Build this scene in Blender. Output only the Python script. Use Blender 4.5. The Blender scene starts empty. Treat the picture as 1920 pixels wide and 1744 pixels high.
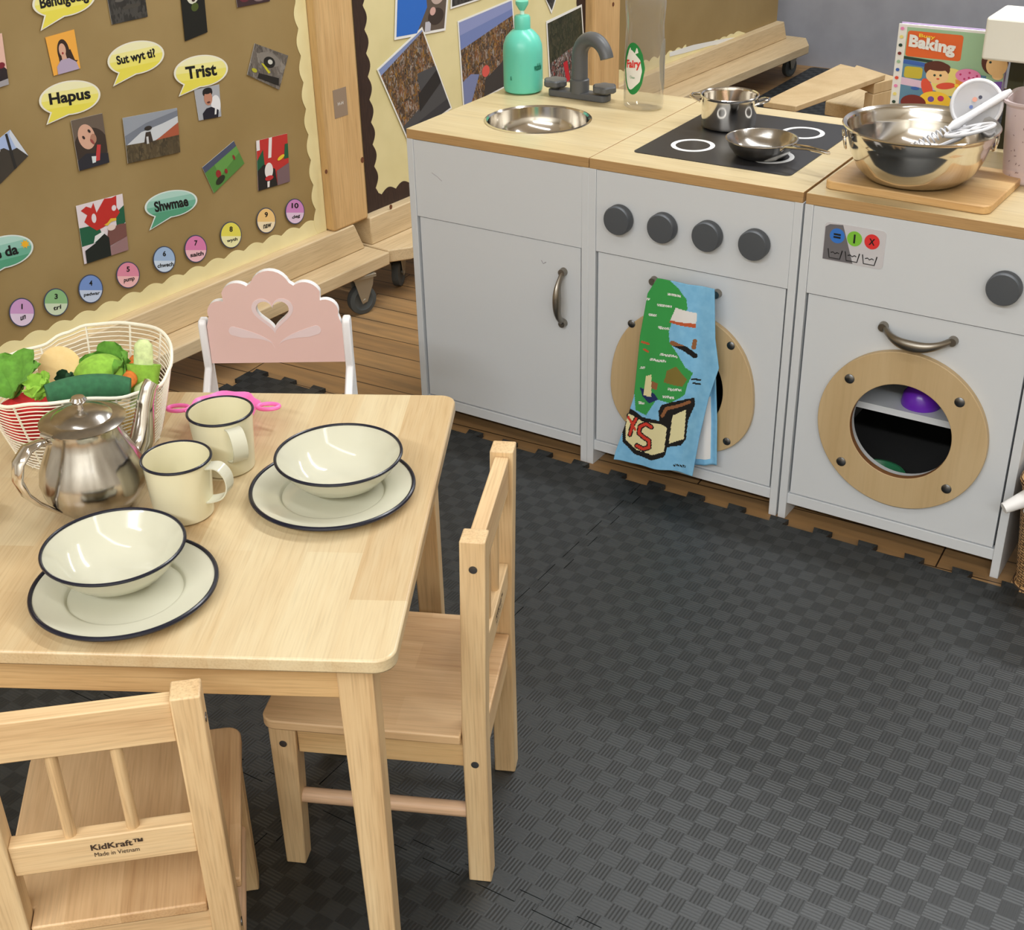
import bpy, bmesh, math, random
from mathutils import Vector, Matrix
from mathutils.geometry import tessellate_polygon
from math import sin, cos, pi, radians as R
random.seed(7)
S = bpy.context.scene
C = S.collection
V = Vector

# ---------------------------------------------------------------- camera
CAM = V((1.54855, -2.03673, 1.31479)); YAW, PITCH, ROLL, FPX = -0.57694, 0.51373, -0.0237, 2530.0
fw = V((sin(YAW)*cos(PITCH), cos(YAW)*cos(PITCH), -sin(PITCH)))
_r0 = V((cos(YAW), -sin(YAW), 0)); _u0 = _r0.cross(fw)
rt = _r0*cos(ROLL) + _u0*sin(ROLL); up = -_r0*sin(ROLL) + _u0*cos(ROLL)
cd = bpy.data.cameras.new('camera'); cam = bpy.data.objects.new('camera', cd); C.objects.link(cam)
cd.sensor_fit = 'HORIZONTAL'; cd.sensor_width = 36; cd.lens = FPX/1920*36; cd.clip_start = .05; cd.clip_end = 60
M = Matrix((rt, up, -fw)).transposed().to_4x4(); M.translation = CAM; cam.matrix_world = M
S.camera = cam

# ---------------------------------------------------------------- light and exposure
S.view_settings.view_transform = 'Standard'; S.view_settings.look = 'None'
S.view_settings.exposure = 0.0; S.view_settings.gamma = 1; S.view_settings.use_curve_mapping = False
w = bpy.data.worlds.new('world'); S.world = w; w.use_nodes = True
w.node_tree.nodes['Background'].inputs[0].default_value = (.9, .93, 1, 1); w.node_tree.nodes['Background'].inputs[1].default_value = .3
S.cycles.max_bounces = 8; S.cycles.transparent_max_bounces = 16; S.cycles.caustics_reflective = False; S.cycles.caustics_refractive = False
S.cycles.sample_clamp_indirect = 4.0
CEIL = 2.75
STRIPS = [(1.3, .42, 2.6, .10, 54), (1.6, -1.75, 3.2, .14, 15), (1.0, 2.3, 2.4, .14, 50), (1.8, -3.7, 3.8, .2, 150)]
for (x, y, lx, ly, pw) in STRIPS:
    ld = bpy.data.lights.new('strip_light', 'AREA'); ld.shape = 'RECTANGLE'; ld.size = lx; ld.size_y = ly
    ld.energy = pw; ld.color = (.955, .98, 1)
    lo = bpy.data.objects.new('strip_light', ld); C.objects.link(lo); lo.location = (x, y, CEIL-.075)

# ---------------------------------------------------------------- picture helpers: a pixel of the photo -> a point on a real surface
def ray(x, y): return fw + rt*((x-960)/FPX) - up*((y-872)/FPX)
def atz(x, y, z): d = ray(x, y); return CAM + d*((z-CAM.z)/d.z)
def aty(x, y, v): d = ray(x, y); return CAM + d*((v-CAM.y)/d.y)

# ---------------------------------------------------------------- materials
def lin(c): return tuple((v/12.92 if v <= .04045 else ((v+.055)/1.055)**2.4) for v in c)
def rgb(r, g, b): return lin((r/255, g/255, b/255)) + (1,)
MATS = {}
def mat(name, col=(128, 128, 128), rough=.5, metal=0, **k):
    if name in MATS: return MATS[name]
    m = bpy.data.materials.new(name); m.use_nodes = True; MATS[name] = m
    p = m.node_tree.nodes['Principled BSDF']
    p.inputs['Base Color'].default_value = rgb(*col); p.inputs['Roughness'].default_value = rough; p.inputs['Metallic'].default_value = metal
    for kk, v in k.items(): p.inputs[kk.replace('_', ' ')].default_value = v
    return m
def nd(m, t, **k):
    n = m.node_tree.nodes.new(t)
    for a, b in k.items(): setattr(n, a, b)
    return n
def lk(m, a, b): m.node_tree.links.new(a, b)
def P(m): return m.node_tree.nodes['Principled BSDF']
def coords(m, scale=(1, 1, 1), rot=(0, 0, 0), loc=(0, 0, 0)):
    t = nd(m, 'ShaderNodeTexCoord'); mp = nd(m, 'ShaderNodeMapping')
    mp.inputs['Scale'].default_value = scale; mp.inputs['Rotation'].default_value = rot; mp.inputs['Location'].default_value = loc
    lk(m, t.outputs['Object'], mp.inputs['Vector']); return mp.outputs['Vector']
def ramp(m, fac, stops):
    r = nd(m, 'ShaderNodeValToRGB'); e = r.color_ramp.elements
    while len(e) < len(stops): e.new(.5)
    for i, (p_, c) in enumerate(stops): e[i].position = p_; e[i].color = rgb(*c)
    lk(m, fac, r.inputs[0]); return r.outputs[0]
def mixc(m, fac, a, b, mode='MIX'):
    x = nd(m, 'ShaderNodeMix', data_type='RGBA', blend_type=mode)
    for s, v in ((x.inputs[0], fac), (x.inputs[6], a), (x.inputs[7], b)):
        if hasattr(v, 'links'): lk(m, v, s)
        else: s.default_value = v
    return x.outputs[2]
def bump(m, h, strength=.2, dist=.001):
    b = nd(m, 'ShaderNodeBump'); b.inputs['Strength'].default_value = strength; b.inputs['Distance'].default_value = dist
    lk(m, h, b.inputs['Height']); lk(m, b.outputs[0], P(m).inputs['Normal'])
def wood(name, light, mid, dark, axis='y', block=None, rough=.45, sc=1.0, spread=.5, seed=0, fine=.3):
    if name in MATS: return MATS[name]
    m = mat(name, mid, rough)
    st = {'x': (3, 38, 38), 'y': (38, 3, 38), 'z': (38, 38, 3)}[axis]
    v = coords(m, tuple(a*sc for a in st), loc=(seed*3.1, seed*1.7, seed*.9))
    n = nd(m, 'ShaderNodeTexNoise'); n.inputs['Scale'].default_value = 1.0; n.inputs['Detail'].default_value = 5; n.inputs['Distortion'].default_value = .7; lk(m, v, n.inputs['Vector'])
    col = ramp(m, n.outputs[0], [(.5-spread*.45, dark), (.5, mid), (.5+spread*.45, light)])
    st2 = {'x': (1.3, 9, 9), 'y': (9, 1.3, 9), 'z': (9, 9, 1.3)}[axis]
    n2 = nd(m, 'ShaderNodeTexNoise'); n2.inputs['Scale'].default_value = 1.0; n2.inputs['Distortion'].default_value = 1.2; lk(m, coords(m, st2, loc=(seed, 0, 0)), n2.inputs['Vector'])
    col = mixc(m, .45, col, ramp(m, n2.outputs[0], [(.35, dark), (.5, mid), (.65, light)]))
    st3 = {'x': (14, 420, 420), 'y': (420, 14, 420), 'z': (420, 420, 14)}[axis]
    n3 = nd(m, 'ShaderNodeTexNoise'); n3.inputs['Scale'].default_value = 1.0; n3.inputs['Detail'].default_value = 2; lk(m, coords(m, tuple(a*sc for a in st3)), n3.inputs['Vector'])
    col = mixc(m, fine, col, ramp(m, n3.outputs[0], [(.3, tuple(int(v*.80) for v in dark)), (.5, mid), (.7, light)]), 'MIX')
    if block:
        b = nd(m, 'ShaderNodeTexBrick'); b.offset = .37; b.offset_frequency = 2
        b.inputs['Scale'].default_value = 1; b.inputs['Brick Width'].default_value = block[1]; b.inputs['Row Height'].default_value = block[0]
        b.inputs['Mortar Size'].default_value = 0; b.inputs['Color1'].default_value = (.0, .0, .0, 1); b.inputs['Color2'].default_value = (1, 1, 1, 1)
        lk(m, coords(m, rot=(0, 0, R(90) if axis == 'y' else 0)), b.inputs['Vector'])
        tone = ramp(m, b.outputs[0], [(0, dark), (.5, mid), (1, light)])
        col = mixc(m, .42, col, tone)
    lk(m, col, P(m).inputs['Base Color'])
    bump(m, n.outputs[0], .08, .0006)
    return m
def noisy(name, c1, c2, scale, rough=.8, detail=3, bumpd=0, stretch=(1, 1, 1), lo=.35, hi=.65, metal=0):
    if name in MATS: return MATS[name]
    m = mat(name, c1, rough, metal)
    n = nd(m, 'ShaderNodeTexNoise'); n.inputs['Scale'].default_value = scale; n.inputs['Detail'].default_value = detail
    lk(m, coords(m, stretch), n.inputs['Vector'])
    lk(m, ramp(m, n.outputs[0], [(lo, c1), (hi, c2)]), P(m).inputs['Base Color'])
    if bumpd: bump(m, n.outputs[0], .5, bumpd)
    return m

TABLE = wood('rubberwood_table', (222, 208, 172), (211, 186, 144), (182, 144, 98), 'y', (.062, .24), .3, spread=.42)
TWOOD = wood('rubberwood_apron', (228, 198, 148), (214, 178, 126), (190, 150, 100), 'x', None, .42)
SEATW = wood('rubberwood_seat', (232, 200, 156), (212, 174, 128), (168, 126, 84), 'y', (.055, .3), .42, seed=2)
CWOODX = wood('rubberwood_rail', (234, 208, 164), (222, 190, 144), (196, 158, 114), 'x', None, .45, seed=3)
CWOODZ = wood('rubberwood_post', (230, 204, 160), (216, 184, 138), (190, 152, 108), 'z', None, .45, seed=4)
DOWEL = wood('pinkish_dowel', (226, 190, 156), (214, 176, 140), (196, 156, 118), 'y', None, .45, seed=5)
WORKTOP = wood('beech_worktop', (216, 201, 165), (208, 189, 147), (194, 171, 126), 'x', None, .33, sc=.6, spread=.8)
EDGE = wood('beech_edge_band', (196, 158, 108), (184, 146, 96), (168, 130, 82), 'x', None, .5, seed=6)
BOARDW = wood('cutting_board_wood', (236, 204, 150), (216, 176, 120), (180, 136, 86), 'x', (.045, 2), .4, seed=7)
PLY = wood('birch_ply', (210, 186, 146), (198, 172, 130), (184, 156, 112), 'z', None, .5, sc=.5, seed=8, fine=.1, spread=.9)
PLYDARK = wood('ply_edge', (150, 106, 66), (134, 92, 56), (110, 74, 44), 'x', None, .6)
STAND = wood('pine_stand', (222, 200, 162), (210, 186, 146), (188, 162, 122), 'y', None, .6, seed=9)
STANDZ = wood('pine_post', (226, 192, 138), (212, 174, 120), (190, 150, 98), 'z', None, .55, seed=10)
GREY = mat('grey_laminate', (213, 217, 221), .45)
GREYIN = mat('cabinet_inside_shade', (64, 64, 64), .7)  # shade of the unlit cabinet interior put into the inner boards' colour
DKGREY = mat('dark_grey_plastic', (78, 82, 87), .5)
TAPG = mat('tap_grey_plastic', (92, 94, 97), .42)
STEEL = mat('polished_steel', (226, 222, 216), .12, 1)
STEELB = noisy('brushed_steel', (208, 204, 198), (184, 180, 174), 60, .2, metal=1, stretch=(1, 1, .1))
NICKEL = mat('satin_nickel', (150, 144, 134), .35, 1)
SCREW = mat('screw_steel', (120, 122, 124), .3, 1)
BLACK = mat('black_void', (12, 12, 12), .8)
HOB = mat('hob_black', (42, 42, 44), .35)
WHITE = mat('white_paint', (238, 236, 232), .4)
ENAMEL = mat('cream_enamel', (207, 205, 185), .1)
ENAMELI = mat('cream_enamel_interior', (226, 219, 186), .12)
NAVY = mat('navy_enamel_rim', (20, 23, 40), .25)
PINK = mat('pink_paint', (238, 202, 194), .45)
PALEPINK = mat('pale_pink_print', (240, 218, 218), .45)
INK = mat('black_ink', (14, 14, 14), .6)
WPAPER = mat('white_paper', (236, 236, 232), .6)
TEALB = mat('mint_plastic', (104, 206, 184), .3, Subsurface_Weight=.05)
def flat(r, g, b, rough=.6): return mat('print_%d_%d_%d' % (r, g, b), (r, g, b), rough)

def glassy(name, tint, gloss=.06, fac=.12):
    m = mat(name); nt = m.node_tree; nt.nodes.clear()
    o = nd(m, 'ShaderNodeOutputMaterial'); t = nd(m, 'ShaderNodeBsdfTransparent'); t.inputs[0].default_value = rgb(*tint)
    g = nd(m, 'ShaderNodeBsdfGlossy'); g.inputs['Roughness'].default_value = gloss; g.inputs[0].default_value = (1, 1, 1, 1)
    d = nd(m, 'ShaderNodeBsdfDiffuse'); d.inputs[0].default_value = rgb(*tint)
    lw = nd(m, 'ShaderNodeLayerWeight'); lw.inputs[0].default_value = .25
    x = nd(m, 'ShaderNodeMixShader'); x2 = nd(m, 'ShaderNodeMixShader'); x2.inputs[0].default_value = fac
    lk(m, lw.outputs['Facing'], x.inputs[0])
    mm = nd(m, 'ShaderNodeMath', operation='MULTIPLY'); lk(m, lw.outputs['Facing'], mm.inputs[0]); mm.inputs[1].default_value = .55
    lk(m, mm.outputs[0], x.inputs[0]); lk(m, t.outputs[0], x.inputs[1]); lk(m, g.outputs[0], x.inputs[2])
    lk(m, x.outputs[0], x2.inputs[1]); lk(m, d.outputs[0], x2.inputs[2]); lk(m, x2.outputs[0], o.inputs[0]); return m
CLEAR = glassy('clear_plastic', (240, 238, 232), .08, .1)
PINKTUB = glassy('pink_frosted_plastic', (236, 222, 222), .25, .55)

# ---------------------------------------------------------------- mesh helpers
class MB:
    def __init__(s): s.v = []; s.f = []; s.m = []
    def add(s, vs, fs, mi=0):
        n = len(s.v); s.v += [V(a) for a in vs]
        for f in fs: s.f.append([i+n for i in f]); s.m.append(mi)
        return s
    def box(s, a, b, mi=0):
        x0, y0, z0 = a; x1, y1, z1 = b
        return s.add([(x0,y0,z0),(x1,y0,z0),(x1,y1,z0),(x0,y1,z0),(x0,y0,z1),(x1,y0,z1),(x1,y1,z1),(x0,y1,z1)],
            [(0,3,2,1),(4,5,6,7),(0,1,5,4),(1,2,6,5),(2,3,7,6),(3,0,4,7)], mi)
    def hexa(s, lo, hi, mi=0):   # two quads (lists of 4 points), bottom and top
        return s.add(list(lo)+list(hi), [(0,3,2,1),(4,5,6,7),(0,1,5,4),(1,2,6,5),(2,3,7,6),(3,0,4,7)], mi)
    def prism(s, poly, fn, t0, t1, mi=0):   # fn(a,b,t)->point
        n = len(poly); s.add([fn(a, b, t0) for a, b in poly]+[fn(a, b, t1) for a, b in poly],
            [tuple(range(n))[::-1], tuple(range(n, 2*n))]+[(i, (i+1) % n, n+(i+1) % n, n+i) for i in range(n)], mi); return s
    def lathe(s, prof, n=48, c=(0, 0, 0), mi=0, sx=1, sy=1, mod=None):
        base = len(s.v); vs = []
        for j, (r, z) in enumerate(prof):
            for i in range(n):
                a = 2*pi*i/n; k = mod(a, j) if mod else 1
                vs.append((c[0]+r*k*cos(a)*sx, c[1]+r*k*sin(a)*sy, c[2]+z))
        fs = []
        for j in range(len(prof)-1):
            for i in range(n):
                i2 = (i+1) % n; fs.append((j*n+i, j*n+i2, (j+1)*n+i2, (j+1)*n+i))
        loop = prof[0][0] > 1e-5 and prof[-1][0] > 1e-5 and abs(prof[0][0]-prof[-1][0])+abs(prof[0][1]-prof[-1][1]) < .006
        if loop:
            j = len(prof)-1
            for i in range(n): fs.append((j*n+i, j*n+(i+1) % n, (i+1) % n, i))
            return s.add(vs, fs, mi)
        if prof[0][0] > 1e-5: fs.append(tuple(range(n))[::-1])
        if prof[-1][0] > 1e-5: fs.append(tuple((len(prof)-1)*n+i for i in range(n)))
        return s.add(vs, fs, mi)
    def shell(s, prof, **k):     # closed profile loop (thin walled vessel): open ends at the axis
        return s.lathe(prof, **k)
    def tube(s, path, r, n=10, mi=0, closed=False, flat=1.0, cap=True):
        path = [V(p) for p in path]; L = len(path); rs = r if isinstance(r, (list, tuple)) else [r]*L
        vs = []; nrm = None
        for i, p in enumerate(path):
            t = (path[(i+1) % L]-path[i-1]) if closed else (path[min(i+1, L-1)]-path[max(i-1, 0)])
            t.normalize()
            if nrm is None:
                nrm = t.orthogonal().normalized() if abs(t.z) > .95 else V((0, 0, 1)).cross(t).normalized()
            nrm = (nrm - t*nrm.dot(t)).normalized(); b = t.cross(nrm)
            for k in range(n):
                a = 2*pi*k/n; vs.append(p + nrm*(rs[i]*cos(a)) + b*(rs[i]*sin(a)*flat))
        fs = []
        for i in range(L if closed else L-1):
            j = (i+1) % L
            for k in range(n):
                k2 = (k+1) % n; fs.append((i*n+k, i*n+k2, j*n+k2, j*n+k))
        if not closed and cap: fs += [tuple(range(n))[::-1], tuple((L-1)*n+k for k in range(n))]
        return s.add(vs, fs, mi)
    def ball(s, c, r, n=16, mi=0, sz=1):
        return s.lathe([(r*sin(pi*j/n), -r*sz*cos(pi*j/n)) for j in range(n+1)], n=2*n, c=c, mi=mi)
    def build(s, name, mats, parent=None, loc=None, rz=0, smooth=35, bevel=0, center=False):
        if not isinstance(mats, (list, tuple)): mats = [mats]
        off = V((0, 0, 0))
        if center:
            lo = [min(v[i] for v in s.v) for i in range(3)]; hi = [max(v[i] for v in s.v) for i in range(3)]
            off = V(((lo[0]+hi[0])/2, (lo[1]+hi[1])/2, lo[2]))
        me = bpy.data.meshes.new(name); me.from_pydata([tuple(v-off) for v in s.v], [], s.f)
        for m_ in mats: me.materials.append(m_)
        me.polygons.foreach_set('material_index', s.m)
        bm = bmesh.new(); bm.from_mesh(me); bmesh.ops.remove_doubles(bm, verts=bm.verts, dist=1e-6)
        bmesh.ops.recalc_face_normals(bm, faces=bm.faces); bm.to_mesh(me); bm.free()
        if smooth:
            me.polygons.foreach_set('use_smooth', [True]*len(me.polygons)); me.set_sharp_from_angle(angle=R(smooth))
        o = bpy.data.objects.new(name, me); C.objects.link(o)
        if parent is not None: o.parent = parent
        if center: o.location = off
        if loc is not None: o.location = loc; o.rotation_euler = (0, 0, rz)
        if bevel:
            b = o.modifiers.new('bevel', 'BEVEL'); b.width = bevel; b.segments = 2; b.limit_method = 'ANGLE'; b.angle_limit = R(40)
        return o
def tag(o, label, cat, group=None, kind=None):
    if label: o['label'] = label
    if cat: o['category'] = cat
    if group: o['group'] = group
    if kind: o['kind'] = kind
    return o
def thing(name, label, cat, loc=(0, 0, 0), rz=0, group=None):
    o = bpy.data.objects.new(name, None); C.objects.link(o); o.location = loc; o.rotation_euler = (0, 0, rz); o.empty_display_size = .02
    return tag(o, label, cat, group)
def struct(o): o['kind'] = 'structure'; return o
def kids(o): return [c for c in bpy.data.objects if c.parent == o]
def copy_tree(o, parent=None):
    c = o.copy(); C.objects.link(c); c.parent = parent
    for ch in kids(o): copy_tree(ch, c)
    return c
def ell(cx, cy, rx, ry, n=28, rot=0, a0=0, a1=2*pi):
    full = abs(a1-a0-2*pi) < 1e-6; k = n if full else n+1
    return [(cx+rx*cos(t)*cos(rot)-ry*sin(t)*sin(rot), cy+rx*cos(t)*sin(rot)+ry*sin(t)*cos(rot)) for t in [a0+(a1-a0)*i/n for i in range(k)]]
def rrect(x0, y0, x1, y1, r, n=5):
    o = []
    for cx, cy, a in ((x1-r, y1-r, 0), (x0+r, y1-r, 90), (x0+r, y0+r, 180), (x1-r, y0+r, 270)):
        o += [(cx+r*cos(R(a+90*i/n)), cy+r*sin(R(a+90*i/n))) for i in range(n+1)]
    return o
_tc = {}
def text_mesh(s, bold=.0):
    if (s, bold) in _tc: return _tc[(s, bold)]
    cu = bpy.data.curves.new('t', 'FONT'); cu.body = s; cu.size = 1; cu.offset = bold; cu.resolution_u = 4
    o = bpy.data.objects.new('t', cu); C.objects.link(o); bpy.context.view_layer.update()
    me = o.to_mesh(); vs = [(v.co.x, v.co.y) for v in me.vertices]; fs = [tuple(p.vertices) for p in me.polygons]
    o.to_mesh_clear(); bpy.data.objects.remove(o); bpy.data.curves.remove(cu)
    x0 = min(a for a, b in vs); x1 = max(a for a, b in vs); y0 = min(b for a, b in vs); y1 = max(b for a, b in vs)
    _tc[(s, bold)] = ([((a-x0)/(x1-x0), (b-y0)/(y1-y0)) for a, b in vs], fs); return _tc[(s, bold)]
def put_text(mb, s, fn, mi, bold=.0):      # fn(u,v)->3D point, u,v in the text's unit box
    vs, fs = text_mesh(s, bold); mb.add([fn(u, v) for u, v in vs], fs, mi)

# ================================================================ setting
XL, XR, YF, YB = -1.9, 4.2, -4.6, 3.33
fl = MB().box((XL, YF, -.05), (XR, YB, 0))
FLM = mat('old_oak_floor', (140, 110, 70), .5)
b = nd(FLM, 'ShaderNodeTexBrick'); b.inputs['Scale'].default_value = 1; b.inputs['Brick Width'].default_value = 1.1; b.inputs['Row Height'].default_value = .075
b.inputs['Mortar Size'].default_value = .0016; b.inputs['Mortar Smooth'].default_value = .3; b.offset = .43
b.inputs['Color1'].default_value = rgb(160, 134, 98); b.inputs['Color2'].default_value = rgb(190, 162, 120); b.inputs['Mortar'].default_value = rgb(48, 34, 22)
lk(FLM, coords(FLM, rot=(0, 0, R(-3))), b.inputs['Vector'])
n = nd(FLM, 'ShaderNodeTexNoise'); n.inputs['Scale'].default_value = 1; n.inputs['Detail'].default_value = 6; n.inputs['Distortion'].default_value = .5
lk(FLM, coords(FLM, (4, 55, 1), rot=(0, 0, R(-3))), n.inputs['Vector'])
lk(FLM, mixc(FLM, .55, b.outputs[0], ramp(FLM, n.outputs[0], [(.3, (110, 86, 58)), (.5, (150, 124, 90)), (.7, (184, 156, 116))]), 'OVERLAY'), P(FLM).inputs['Base Color'])
struct(fl.build('floor', FLM, smooth=0))
WG = noisy('grey_wall_paint', (152, 154, 163), (160, 162, 171), 9, .8)
struct(MB().box((XL, YB, 0), (XR, YB+.1, CEIL)).build('wall_back', WG, smooth=0))
CW = mat('pale_wall_paint', (214, 210, 198), .8)
struct(MB().box((XL-.1, YF, 0), (XL, YB+.1, CEIL)).build('wall_left', CW, smooth=0))
struct(MB().box((XR, YF, 0), (XR+.1, YB+.1, CEIL)).build('wall_right', CW, smooth=0))
struct(MB().box((XL-.1, YF-.1, 0), (XR+.1, YF, CEIL)).build('wall_front', CW, smooth=0))
struct(MB().box((XL-.1, YF-.1, CEIL), (XR+.1, YB+.1, CEIL+.1)).build('ceiling', mat('ceiling_white', (236, 236, 232), .8), smooth=0))
LAMP = mat('lamp_housing', (230, 230, 228), .5)
for i, (x, y, lx, ly, pw) in enumerate(STRIPS):
    t = thing('ceiling_light', ['long ceiling strip light above the play kitchen', 'long ceiling strip light above the dining table', 'short ceiling strip light near the grey wall', 'short ceiling strip light behind the dining table'][i], 'light', (x, y, CEIL))
    MB().box((-lx/2-.03, -ly/2-.03, -.07), (lx/2+.03, ly/2+.03, 0)).build('housing', LAMP, t, bevel=.005)

# ---------------------------------------------------------------- foam mats
MAT = mat('black_foam_mat', (58, 60, 61), .55)
ck = nd(MAT, 'ShaderNodeTexChecker'); ck.inputs['Scale'].default_value = 1/.0255
tc = nd(MAT, 'ShaderNodeTexCoord'); gm = nd(MAT, 'ShaderNodeMapping'); gm.inputs['Location'].default_value = (.003, .004, .0127)
gm.inputs['Scale'].default_value = (1, 1, 0); lk(MAT, tc.outputs['Object'], gm.inputs['Vector']); lk(MAT, gm.outputs[0], ck.inputs['Vector'])
waves = []
for ax in 'XY':
    wv = nd(MAT, 'ShaderNodeTexWave', wave_type='BANDS', bands_direction=ax, wave_profile='SIN'); wv.inputs['Scale'].default_value = 1/.0051/1*.05*6.283*.5/ .5
    wv.inputs['Scale'].default_value = 60; lk(MAT, gm.outputs[0], wv.inputs['Vector']); waves.append(wv)
hx = mixc(MAT, ck.outputs['Fac'], waves[0].outputs[0], waves[1].outputs[0])
lk(MAT, mixc(MAT, ck.outputs['Fac'], rgb(33, 36, 37), rgb(48, 51, 52)), P(MAT).inputs['Base Color'])
bump(MAT, hx, .35, .0008)
rr = nd(MAT, 'ShaderNodeMapRange'); lk(MAT, ck.outputs['Fac'], rr.inputs[0]); rr.inputs[3].default_value = .5; rr.inputs[4].default_value = .42
lk(MAT, rr.outputs[0], P(MAT).inputs['Roughness'])
PITCHT, TD, TZ = .08, .02, .01
def toothed(a, b_, sgn):   # edge from 0 to 1 m: offsets of the jigsaw line, tabs alternately out
    o = []
    k = 12; st = 1.0/k
    for i in range(k):
        s0 = i*st
        if i % 1 == 0:
            o += [(s0+.14*st, 0), (s0+.08*st, TD), (s0+.5*st, TD), (s0+.44*st, 0)] if True else []
    return [(s, d*sgn) for s, d in o]
def mat_tile(x0, y0, g=.0007):
    # every seam line: tabs point to +x / +y
    p = []
    E_ = toothed(0, 1, 1)
    p += [(x0+g, y0+g)] + [(x0+s, y0+d+g) for s, d in E_]                    # bottom seam (this tile receives tabs of the tile below)
    p += [(x0+1-g, y0+g)] + [(x0+1+d-g, y0+s) for s, d in E_]
    p += [(x0+1-g, y0+1-g)] + [(x0+s, y0+1+d-g) for s, d in reversed(E_)]
    p += [(x0+g, y0+1-g)] + [(x0+d+g, y0+s) for s, d in reversed(E_)]
    return p
mg = 'black interlocking foam floor mats'
tiles = [(.54, -1.035, 'black foam floor mat tile in front of the play kitchen, beside the chair'),
         (-.46, -1.035, 'black foam floor mat tile under the table and the pink chair'),
         (1.54, -1.035, 'black foam floor mat tile right of the washing machine front'),
         (.54, -2.035, 'black foam floor mat tile at the bottom under the near table leg'),
         (-.46, -2.035, 'black foam floor mat tile under the left side of the table'),
         (1.54, -2.035, 'black foam floor mat tile towards the bottom right corner')]
for x0, y0, lb in tiles:
    mp_ = mat_tile(x0, y0); nn = len(mp_); m_ = MB()
    tri = tessellate_polygon([[V((a, b_, 0)) for a, b_ in mp_]])
    m_.add([(a, b_, 0) for a, b_ in mp_]+[(a, b_, TZ) for a, b_ in mp_], [tuple(t_) for t_ in tri]+[tuple(i+nn for i in t_) for t_ in tri]+[(i, (i+1) % nn, nn+(i+1) % nn, nn+i) for i in range(nn)])
    tag(m_.build('floor_mat', MAT, smooth=0), lb, 'floor mat', mg)
m_ = MB().prism(rrect(-.42, 2.05, 2.0, 3.28, .02), lambda a, b_, t: V((a, b_, t)), 0, TZ)
tag(m_.build('floor_mat', MAT, smooth=0), 'dark floor mat on the floor by the grey wall behind the kitchen', 'floor mat')

# ================================================================ play kitchen
H, TT, DP, PT = .6153, .0185, .4529, .0145
def FY(y): return lambda a, b_, t: V((a, y+t, b_))
def holed(mb, rect, hole, y0, y1, mi=0):    # rect x0,z0,x1,z1 plate with an opening (list of points, or (cx,cz,rx,rz)), thickness y0..y1
    x0, z0, x1, z1 = rect; cx, cz, rx, rz = hole
    an = sorted([2*pi*i/72 for i in range(72)] + [math.atan2(z-cz, x-cx) % (2*pi) for x in (x0, x1) for z in (z0, z1)])
    inn = []; out = []
    for a in an:
        c, s_ = cos(a), sin(a); inn.append((cx+rx*c, cz+rz*s_))
        k = min([((x1-cx)/c if c > 0 else (x0-cx)/c) if abs(c) > 1e-9 else 9, ((z1-cz)/s_ if s_ > 0 else (z0-cz)/s_) if abs(s_) > 1e-9 else 9])
        out.append((cx+k*c, cz+k*s_))
    ring(mb, inn, out, y0, y1, mi)
def ring(mb, inn, out, y0, y1, mi=0, mi_in=None):
    n = len(inn); vs = [(x, y, z) for y in (y0, y1) for L in (inn, out) for x, z in L]
    fs = []; ms = []
    for i in range(n):
        j = (i+1) % n
        fs += [(i, j, n+j, n+i), (2*n+i, 3*n+i, 3*n+j, 2*n+j), (n+i, n+j, 3*n+j, 3*n+i)]
    mb.add(vs, fs, mi); mb.add(vs, [(i, 2*n+i, 2*n+(i+1) % n, (i+1) % n) for i in range(n)], mi if mi_in is None else mi_in)
def screw(parent, x, y, z, r=.0075):
    MB().lathe([(0, 0), (r, 0), (r, .0012), (r*.6, .003), (0, .0034)], n=16).build('screw', SCREW, parent, loc=(x, y, z)).rotation_euler = (R(90), 0, 0)
def bow_handle(parent, p0, p1, out=.03, drop=(0, 0, 0)):
    p0, p1 = V(p0), V(p1); path = []; rs = []
    for i in range(25):
        t = i/24; k = 1-abs(2*t-1)**3.2
        path.append(p0.lerp(p1, t) + V((0, -out*k, 0)) + V(drop)*sin(pi*t)); rs.append(.0042+.0035*sin(pi*t)**2 if .12 < t < .88 else .0048)
    h = MB().tube(path, rs, n=12, flat=1.35)
    for q in (p0, p1): h.add([], []); h.tube([q+V((0, .001, 0)), q+V((0, -.010, 0))], [.0085, .007], n=14)
    return h.build('handle', NICKEL, parent)
def knob(parent, x, z):
    k = MB().lathe([(0, 0), (.0235, 0), (.0265, .003), (.0265, .016), (.0245, .0195), (0, .0205)], n=36).build('knob', DKGREY, parent, loc=(x, .0005, z)); k.rotation_euler = (R(90), 0, 0); return k
def unit(name, label, x0, w_=.4):
    u = thing(name, label, 'play kitchen unit', (x0, 0, 0))
    for sx in (0, w_-PT): MB().box((sx, 0, 0), (sx+PT, DP-.02, H-TT)).build('side_panel', GREY, u, bevel=.0008)
    MB().box((PT, .003, .032), (w_-PT, .018, .053)).build('bottom_rail', GREY, u, bevel=.0008)
    MB().box((PT, .018, .034), (w_-PT, DP-.03, .05)).build('base_board', GREYIN, u)
    MB().box((PT, DP-.032, .034), (w_-PT, DP-.022, H-TT)).build('back_panel', GREYIN, u)
    MB().box((PT+.0004, .0012, .4445), (w_-PT-.0004, .016, H-TT-.0008)).build('fascia', GREY, u, bevel=.0006)
    return u
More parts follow.
